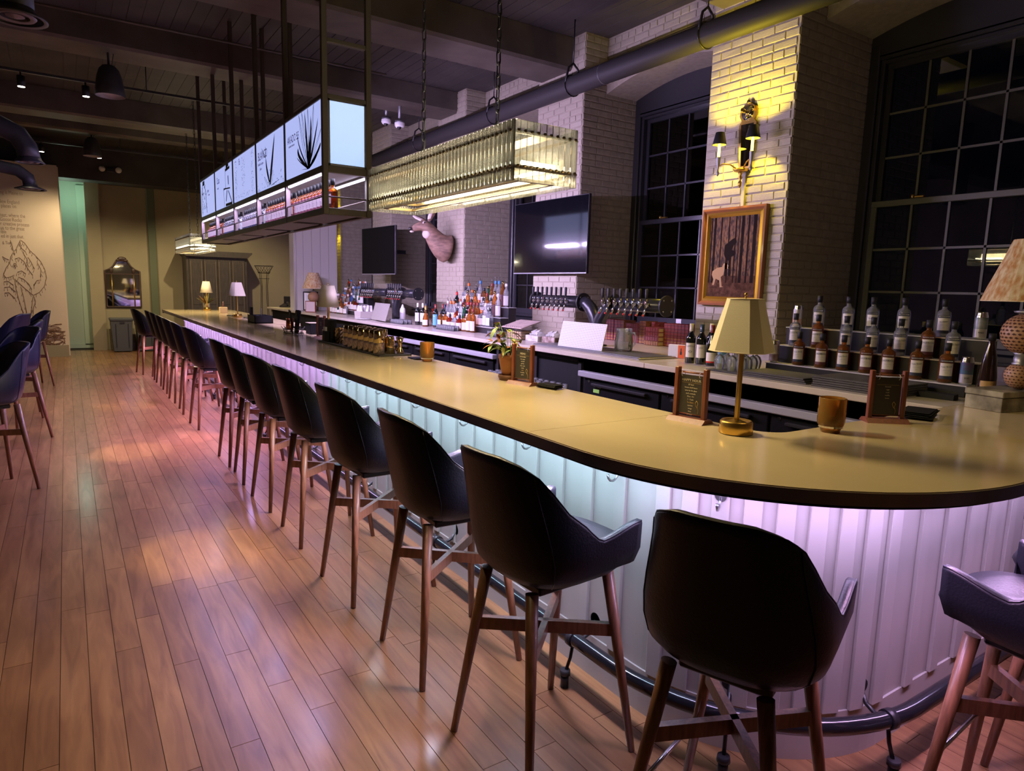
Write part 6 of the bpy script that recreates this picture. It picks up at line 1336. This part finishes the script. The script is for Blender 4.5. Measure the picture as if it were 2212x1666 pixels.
# long pipe on hangers
pp_ = thing('ceiling_pipe', 'long black painted pipe hung along the brick side under the ceiling', 'pipe')
MB().cyl((4.50, -1.0, 3.70), (4.50, 11.2, 3.70), 0.097, n=28).build('pipe', M('dull_dark_pipe', (0.030, 0.027, 0.028), 0.6, spec=0.25), pp_)
for y_ in (4.0, 5.75, 7.3, 9.4): MB().tube([(4.50 + 0.105 * math.cos(R(a)), y_, 3.70 + 0.105 * math.sin(R(a))) for a in range(0, 360, 20)], 0.006, 6, closed=True).tube([(4.405, y_, 3.72), (4.44, y_ , 3.87), (4.50, y_, 3.92), (4.56, y_, 3.87), (4.595, y_, 3.72)], 0.012, 6).cyl((4.50, y_, 3.92), (4.50, y_, ZC), 0.007).build('pipe_hanger', m_black, pp_)
for y_ in (5.25,): MB().tube([(4.50 + 0.0985 * math.cos(R(a)), y_, 3.70 + 0.0985 * math.sin(R(a))) for a in range(0, 360, 20)], 0.003, 5, closed=True).build('pale_band', m_grey, pp_)
# mounted deer head
def skin(name, verts, edges, mat, parent=None, loc=(0, 0, 0), lv=2):
    me = bpy.data.meshes.new(name); me.from_pydata([v[0] for v in verts], edges, []); o = bpy.data.objects.new(name, me); COL.objects.link(o)
    mo = o.modifiers.new('s', 'SKIN'); sv = me.skin_vertices[0].data
    for i, v in enumerate(verts): sv[i].radius = v[1] if isinstance(v[1], tuple) else (v[1], v[1])
    sv[0].use_root = True; su = o.modifiers.new('u', 'SUBSURF'); su.levels = lv; su.render_levels = lv
    bpy.context.view_layer.update(); ev = o.evaluated_get(bpy.context.evaluated_depsgraph_get()); m2 = bpy.data.meshes.new_from_object(ev); bpy.data.objects.remove(o); m2.materials.clear(); m2.materials.append(mat)
    for p in m2.polygons: p.use_smooth = True
    n = bpy.data.objects.new(name, m2); COL.objects.link(n); n.parent = parent; n.location = loc
    return n
dr = thing('deer_head_mount', 'shoulder mounted deer head on the pale pillar, looking towards the far bar end', 'deer head', (4.79, 8.86, 2.12))
body = skin('head_and_neck', [((-0.03, 0.0, 0.03), (0.25, 0.25)), ((-0.12, 0.01, 0.04), (0.235, 0.225)), ((-0.20, 0.03, 0.10), (0.19, 0.175)), ((-0.27, 0.06, 0.19), (0.145, 0.135)), ((-0.33, 0.085, 0.28), (0.12, 0.11)), ((-0.385, 0.105, 0.355), (0.118, 0.105)), ((-0.455, 0.13, 0.345), (0.088, 0.078)), ((-0.52, 0.155, 0.315), (0.060, 0.055)), ((-0.565, 0.17, 0.295), (0.045, 0.042))], [(i, i + 1) for i in range(8)], m_deer, dr)
MB().ell((-0.592, 0.175, 0.305), (0.024, 0.028, 0.022)).build('nose', m_deerd, body); MB().ell((-0.57, 0.165, 0.262), (0.035, 0.030, 0.016)).build('chin', m_deerw, body)
MB().ell((-0.375, 0.065, 0.235), (0.07, 0.085, 0.07)).build('throat_patch', m_deerw, body)
for s_ in (-1, 1):
    e = MB().ell((-0.425, 0.118 + s_ * 0.078, 0.385), (0.024, 0.014, 0.019)).build('eye', m_deerd, body); MB().ell((-0.425, 0.118 + s_ * 0.072, 0.383), (0.036, 0.013, 0.030)).build('eyelid', m_deerw, body)
    rows = []
    bx_, by_, bz_ = -0.355, 0.10 + s_ * 0.07, 0.42; tipv = Vector((-0.11, 0.21, 0.10) if s_ > 0 else (0.04, -0.07, 0.19)); side = Vector((0.8, 0.2 * s_, 0.25)).normalized()
    for k in range(7):
        u = k / 6; w_ = 0.056 * math.sin(math.pi * min(1, 0.12 + u * 0.88)) ** 0.8 * (1 if k < 6 else 0.15); c = Vector((bx_, by_, bz_)) + tipv * u; nrm = tipv.cross(side).normalized()
        rows.append([tuple(c + side * (w_ * math.cos(R(a))) + nrm * (0.022 * math.sin(R(a)) * (1 - 0.4 * u))) for a in range(0, 360, 40)])
    ear = MB().grid(rows, closed=True).add([rows[-1][i] for i in range(9)], [tuple(range(9))]).build('ear', m_deer, body)
    rows2 = [[tuple(Vector(p) * 1.0 + (Vector((bx_, by_, bz_)) + tipv * (k / 6) - Vector(p)) * 0.18 + Vector((-0.014, -0.008, 0))) for p in rows[k][2:8]] for k in range(1, 6)]
    MB().grid(rows2).build('inner_ear', m_deerw, body)

# ================================================================ FAR END OF THE ROOM
pn = sthing('trim_1'); m_bead = M('white_panelling', (0.62, 0.58, 0.56), 0.5)
MB().box(3.74, 13.36, 0, 4.60, 13.69, 3.3).build('pier_core', m_bead, pn)
for i in range(5): MB().box(3.745 + 0.17 * i + 0.003, 13.345, 1.07, 3.745 + 0.17 * (i + 1) - 0.003, 13.36, 3.3, bev=0.004).build('panel_board', m_bead, pn)
for x_ in (3.74, 3.765): MB().cyl((x_, 13.35, 1.07), (x_, 13.35, 3.3), 0.014, n=10).build('corner_bead', m_bead, pn)
ar = thing('armoire', 'tall dark panelled armoire with cornice against the far wall', 'armoire', (2.95, 17.1, 0))
m_arm = M('charcoal_brown_wood', (0.055, 0.045, 0.036), 0.5, var=0.2, scale=6, stretch=(6, 6, 1))
MB().box(-0.66, -0.28, 0, 0.66, 0.30, 2.16, bev=0.01).build('carcass', m_arm, ar); MB().prism([(-0.66, 2.14), (0.66, 2.14), (0.76, 2.24), (0.76, 2.27), (-0.76, 2.27), (-0.76, 2.24)], 'y', -0.36, 0.30).build('cornice', m_arm, ar)
for i in range(4):
    x0 = -0.60 + i * 0.30; d = MB().box(x0, -0.305, 0.12, x0 + 0.295, -0.28, 2.08, bev=0.006).build('door', m_arm, ar)
    for (z0, z1) in ((0.2, 0.95), (1.05, 2.0)): MB().box(x0 + 0.05, -0.312, z0, x0 + 0.245, -0.303, z1, bev=0.006).build('raised_panel', m_arm, d)
    for xx in (x0 + 0.035, x0 + 0.26): MB().box(xx - 0.003, -0.3075, 0.16, xx + 0.003, -0.305, 2.04).build('worn_edge', M('worn_edge', (0.25, 0.19, 0.10), 0.6), d)
mi_ = thing('wall_mirror', 'arched dark framed mirror with crest on the far olive wall', 'mirror', (1.075, 17.485, 0.965))
def outline(s_): return [(-0.335 * s_, 0.0), (0.335 * s_, 0.0), (0.335 * s_, 0.80), (0.25 * s_, 0.83), (0.17 * s_, 0.90), (0.10 * s_, 1.02), (0.0, 1.07), (-0.10 * s_, 1.02), (-0.17 * s_, 0.90), (-0.25 * s_, 0.83), (-0.335 * s_, 0.80)]
MB().prism(outline(1.0), 'y', -0.012, 0.0).build('glass', m_mirror, mi_)
m_dkf = M('dark_carved_frame', (0.05, 0.025, 0.018), 0.4)
ol = outline(1.0); MB().tube([(p[0], -0.012, p[1]) for p in ol], 0.020, 8, closed=True).build('frame', m_dkf, mi_)
MB().box(-0.33, -0.03, 0.72, 0.33, -0.012, 0.745).build('cross_rail', m_dkf, mi_); MB().cyl((-0.215, -0.02, 0.0), (-0.215, -0.02, 0.72), 0.012).cyl((0.215, -0.02, 0.0), (0.215, -0.02, 0.72), 0.012).build('inner_columns', m_brass, mi_)
MB().ell((0, -0.03, 1.06), (0.09, 0.025, 0.055)).ell((-0.07, -0.03, 1.03), (0.05, 0.02, 0.03)).ell((0.07, -0.03, 1.03), (0.05, 0.02, 0.03)).build('carved_crest', m_dkf, mi_)
for x_ in (-0.215, 0.215): MB().ell((x_, -0.03, 0.80), (0.035, 0.015, 0.06)).build('carved_flower', m_dkf, mi_)
for (x_, h, w_, lb, wd) in ((0.97, 0.735, 0.42, 'taller grey wheeled waste bin under the wall mirror', 0), (1.43, 0.62, 0.36, 'shorter grey waste bin beside the taller one by the far wall', 1)):
    t = thing('waste_bin', lb, 'bin', (x_, 17.05, 0)); mb_ = M('slate_grey_plastic', (0.055, 0.058, 0.065), 0.5)
    MB().prism([(-w_ / 2 * 0.8, 0.02), (w_ / 2 * 0.8, 0.02), (w_ / 2, h - 0.06), (-w_ / 2, h - 0.06)], 'y', -0.22, 0.24).build('body', mb_, t); MB().box(-w_ / 2 - 0.015, -0.235, h - 0.06, w_ / 2 + 0.015, 0.255, h, bev=0.012).build('rim', mb_, t); MB().box(-w_ * 0.3, -0.228, 0.1, -w_ * 0.26, -0.222, h - 0.12).box(w_ * 0.26, -0.228, 0.1, w_ * 0.3, -0.222, h - 0.12).box(-0.05, -0.238, h - 0.10, 0.05, -0.225, h - 0.08).build('ribs', m_black, t)
    MB().cyl((-0.1, -0.1, 0.0), (-0.1, -0.1, 0.03), 0.02).cyl((0.1, 0.1, 0.0), (0.1, 0.1, 0.03), 0.02).build('feet', m_black, t)
ps = thing('plant_stand', 'tall black wire plant stand with open basket top behind the bar end', 'plant stand', (3.72, 15.7, 0)); mb = MB()
for (z, r_) in ((1.96, 0.20), (1.80, 0.12), (1.68, 0.11)): mb.tube([(r_ * math.cos(R(a)), r_ * math.sin(R(a)), z) for a in range(0, 360, 20)], 0.006, 6, closed=True)
for i in range(8):
    a = R(45 * i); b_ = R(45 * i + 40); mb.tube([(0.20 * math.cos(a), 0.20 * math.sin(a), 1.96), (0.12 * math.cos(b_), 0.12 * math.sin(b_), 1.80)], 0.004, 5).tube([(0.20 * math.cos(b_), 0.20 * math.sin(b_), 1.96), (0.12 * math.cos(a), 0.12 * math.sin(a), 1.80)], 0.004, 5)
mb.build('basket', m_black, ps)
for i in range(4): a = R(90 * i + 20); MB().tube([(0.12 * math.cos(a), 0.12 * math.sin(a), 1.82), (0.08 * math.cos(a), 0.08 * math.sin(a), 1.5), (0.10 * math.cos(a), 0.10 * math.sin(a), 0.9), (0.20 * math.cos(a), 0.20 * math.sin(a), 0.005)], 0.007, 6).build('leg', m_black, ps)
fa = thing('fire_alarm', 'red fire alarm strobe on the far brick corner', 'alarm', (4.79, 16.95, 2.13)); MB().box(-0.05, -0.06, -0.075, 0, 0.06, 0.075, bev=0.01).build('housing', m_red, fa); MB().box(-0.065, -0.03, 0.01, -0.05, 0.03, 0.05).build('strobe_lens', m_white, fa)
put(MB().cyl((4.78, 16.95, 1.1), (4.78, 16.95, 2.05), 0.012).build('alarm_conduit', m_wall), 'thin conduit running down from the red fire alarm', 'conduit')
ph = thing('desk_phone', 'black desk phone at the far end of the back counter', 'phone', (3.98, 14.9, ZT), R(40)); MB().prism([(-0.10, 0), (0.10, 0), (0.10, 0.10), (-0.10, 0.03)], 'y', -0.10, 0.10).build('base', m_black, ph); MB().box(0.05, -0.1, 0.08, 0.09, 0.1, 0.24, bev=0.01).build('screen_back', m_black, ph); MB().box(-0.09, -0.11, 0.05, -0.01, -0.06, 0.12, bev=0.012).build('handset', m_black, ph)
rp_ = thing('receipt_printer', 'black receipt printer on the far back counter', 'printer', (4.30, 14.6, ZT)); MB().box(-0.08, -0.1, 0, 0.08, 0.1, 0.13, bev=0.01).build('housing', m_black, rp_); MB().box(-0.05, -0.04, 0.13, 0.0, 0.04, 0.135).build('paper', m_paper, rp_)
wb = thing('white_dispenser', 'white paper dispenser standing by the far brick corner', 'dispenser', (4.45, 14.9, ZT)); MB().box(-0.09, -0.12, 0, 0.09, 0.12, 0.34, bev=0.01).build('housing', m_white, wb); MB().box(-0.092, -0.05, 0.1, -0.088, 0.05, 0.2).build('opening', m_black, wb)
es = thing('emergency_light', 'twin headed white emergency light on the dark header beam', 'emergency light', (0.92, 16.86, 3.86)); MB().box(-0.07, -0.02, -0.04, 0.07, 0.04, 0.04, bev=0.01).build('housing', m_black, es)
for s_ in (-1, 1): MB().lathe([(0.001, -0.03), (0.05, -0.02), (0.06, 0.03), (0.001, 0.032)], n=14).xf(Matrix.Translation((s_ * 0.15, -0.03, 0)) @ Matrix.Rotation(R(90), 4, 'X')).build('lamp_head', m_white, es)
# pendants, tracks, spots, ducts
for (x_, y_, z_, s_, lb) in ((0.535, 9.0, 3.60, 1.0, 'larger looking black dome pendant hanging over the aisle'), (0.535, 14.6, 3.76, 1.0, 'smaller looking black dome pendant farther down the aisle')):
    t = thing('dome_pendant', lb, 'pendant lamp', (x_, y_, z_)); MB().lathe([(0.148, 0.0), (0.150, 0.004), (0.143, 0.08), (0.125, 0.20), (0.10, 0.28), (0.065, 0.32), (0.02, 0.335), (0.001, 0.336)], n=28).build('dome', m_duct, t); MB().lathe([(0.146, 0.002), (0.138, 0.03), (0.001, 0.035)], n=28).build('white_diffuser', M('grey_diffuser', (0.35, 0.31, 0.32), 0.6), t); MB().cyl((0, 0, 0.33), (0, 0, ZC - z_), 0.012).build('stem', m_black, t)
    MB().tube([(0.03, 0.0, 0.325), (0.05, 0.01, 0.45), (0.02, 0.0, 0.7), (0.02, 0, ZC - z_)], 0.004, 5).build('cable', m_black, t)
for (y_, lb, xs) in ((10.05, 'black track light rail crossing the ceiling beyond the nearer pendant', (-0.30, 0.34)), (14.9, 'black track light rail crossing the ceiling near the far wall', (-0.22, 0.65))):
    t = thing('track_light', lb, 'track light', (0, y_, 3.95)); MB().box(-2.5, -0.018, 0, 3.2, 0.018, 0.03, bev=0.003).build('rail', m_duct, t)
    for x_ in (-2.2, -0.6, 1.0, 2.8): MB().cyl((x_, 0, 0.03), (x_, 0, ZC - 3.95), 0.006).build('hanger_rod', m_black, t)
    for x_ in xs:
        h = MB().cyl((x_, 0, -0.04), (x_, 0, 0), 0.01).cyl((x_, 0.0, -0.16), (x_, 0.0, -0.04), 0.042, n=18).build('spot_head', m_black, t); MB().cyl((x_, 0, -0.163), (x_, 0, -0.158), 0.036, n=18).build('lens', m_spotface, h)
def vent(label, pts, r_, flare, xv=1.0):
    t = thing('duct', label, 'duct'); MB().tube(pts, r_, 22).build('pipe', m_duct, t); p = Vector(pts[-1])
    d = MB().lathe([(r_, 0.02), (r_ + 0.005, 0.0), (flare, -0.035), (flare, -0.045), (flare * 0.86, -0.040)], p.x, p.y, p.z, n=28).build('diffuser_rim', m_duct, t)
    MB().lathe([(flare * 0.66, -0.03), (flare * 0.60, -0.04), (flare * 0.45, -0.034)], p.x, p.y, p.z, n=28).lathe([(flare * 0.30, -0.03), (0.001, -0.045)], p.x, p.y, p.z, n=20).build('diffuser_rings', M('ring_paint', (0.12, 0.10, 0.11), 0.4), d)
    return t
vent('black round ceiling diffuser on a thick duct drop, nearest the camera', [(-0.16, 5.2, ZC), (-0.16, 5.2, 3.3), (-0.16, 5.2, 3.16)], 0.10, 0.165)
vent('thick black duct elbow dropping to a diffuser before the mural wall', [(-3.0, 9.2, 3.20), (-0.75, 9.2, 3.20), (-0.50, 9.2, 3.18), (-0.34, 9.2, 3.10), (-0.27, 9.2, 2.98), (-0.25, 9.2, 2.86)], 0.105, 0.14)
vent('lower black duct elbow ending in a wide flared diffuser over the mural', [(-3.0, 10.6, 2.93), (-0.62, 10.6, 2.93), (-0.42, 10.6, 2.90), (-0.32, 10.6, 2.82), (-0.30, 10.6, 2.72)], 0.075, 0.17)
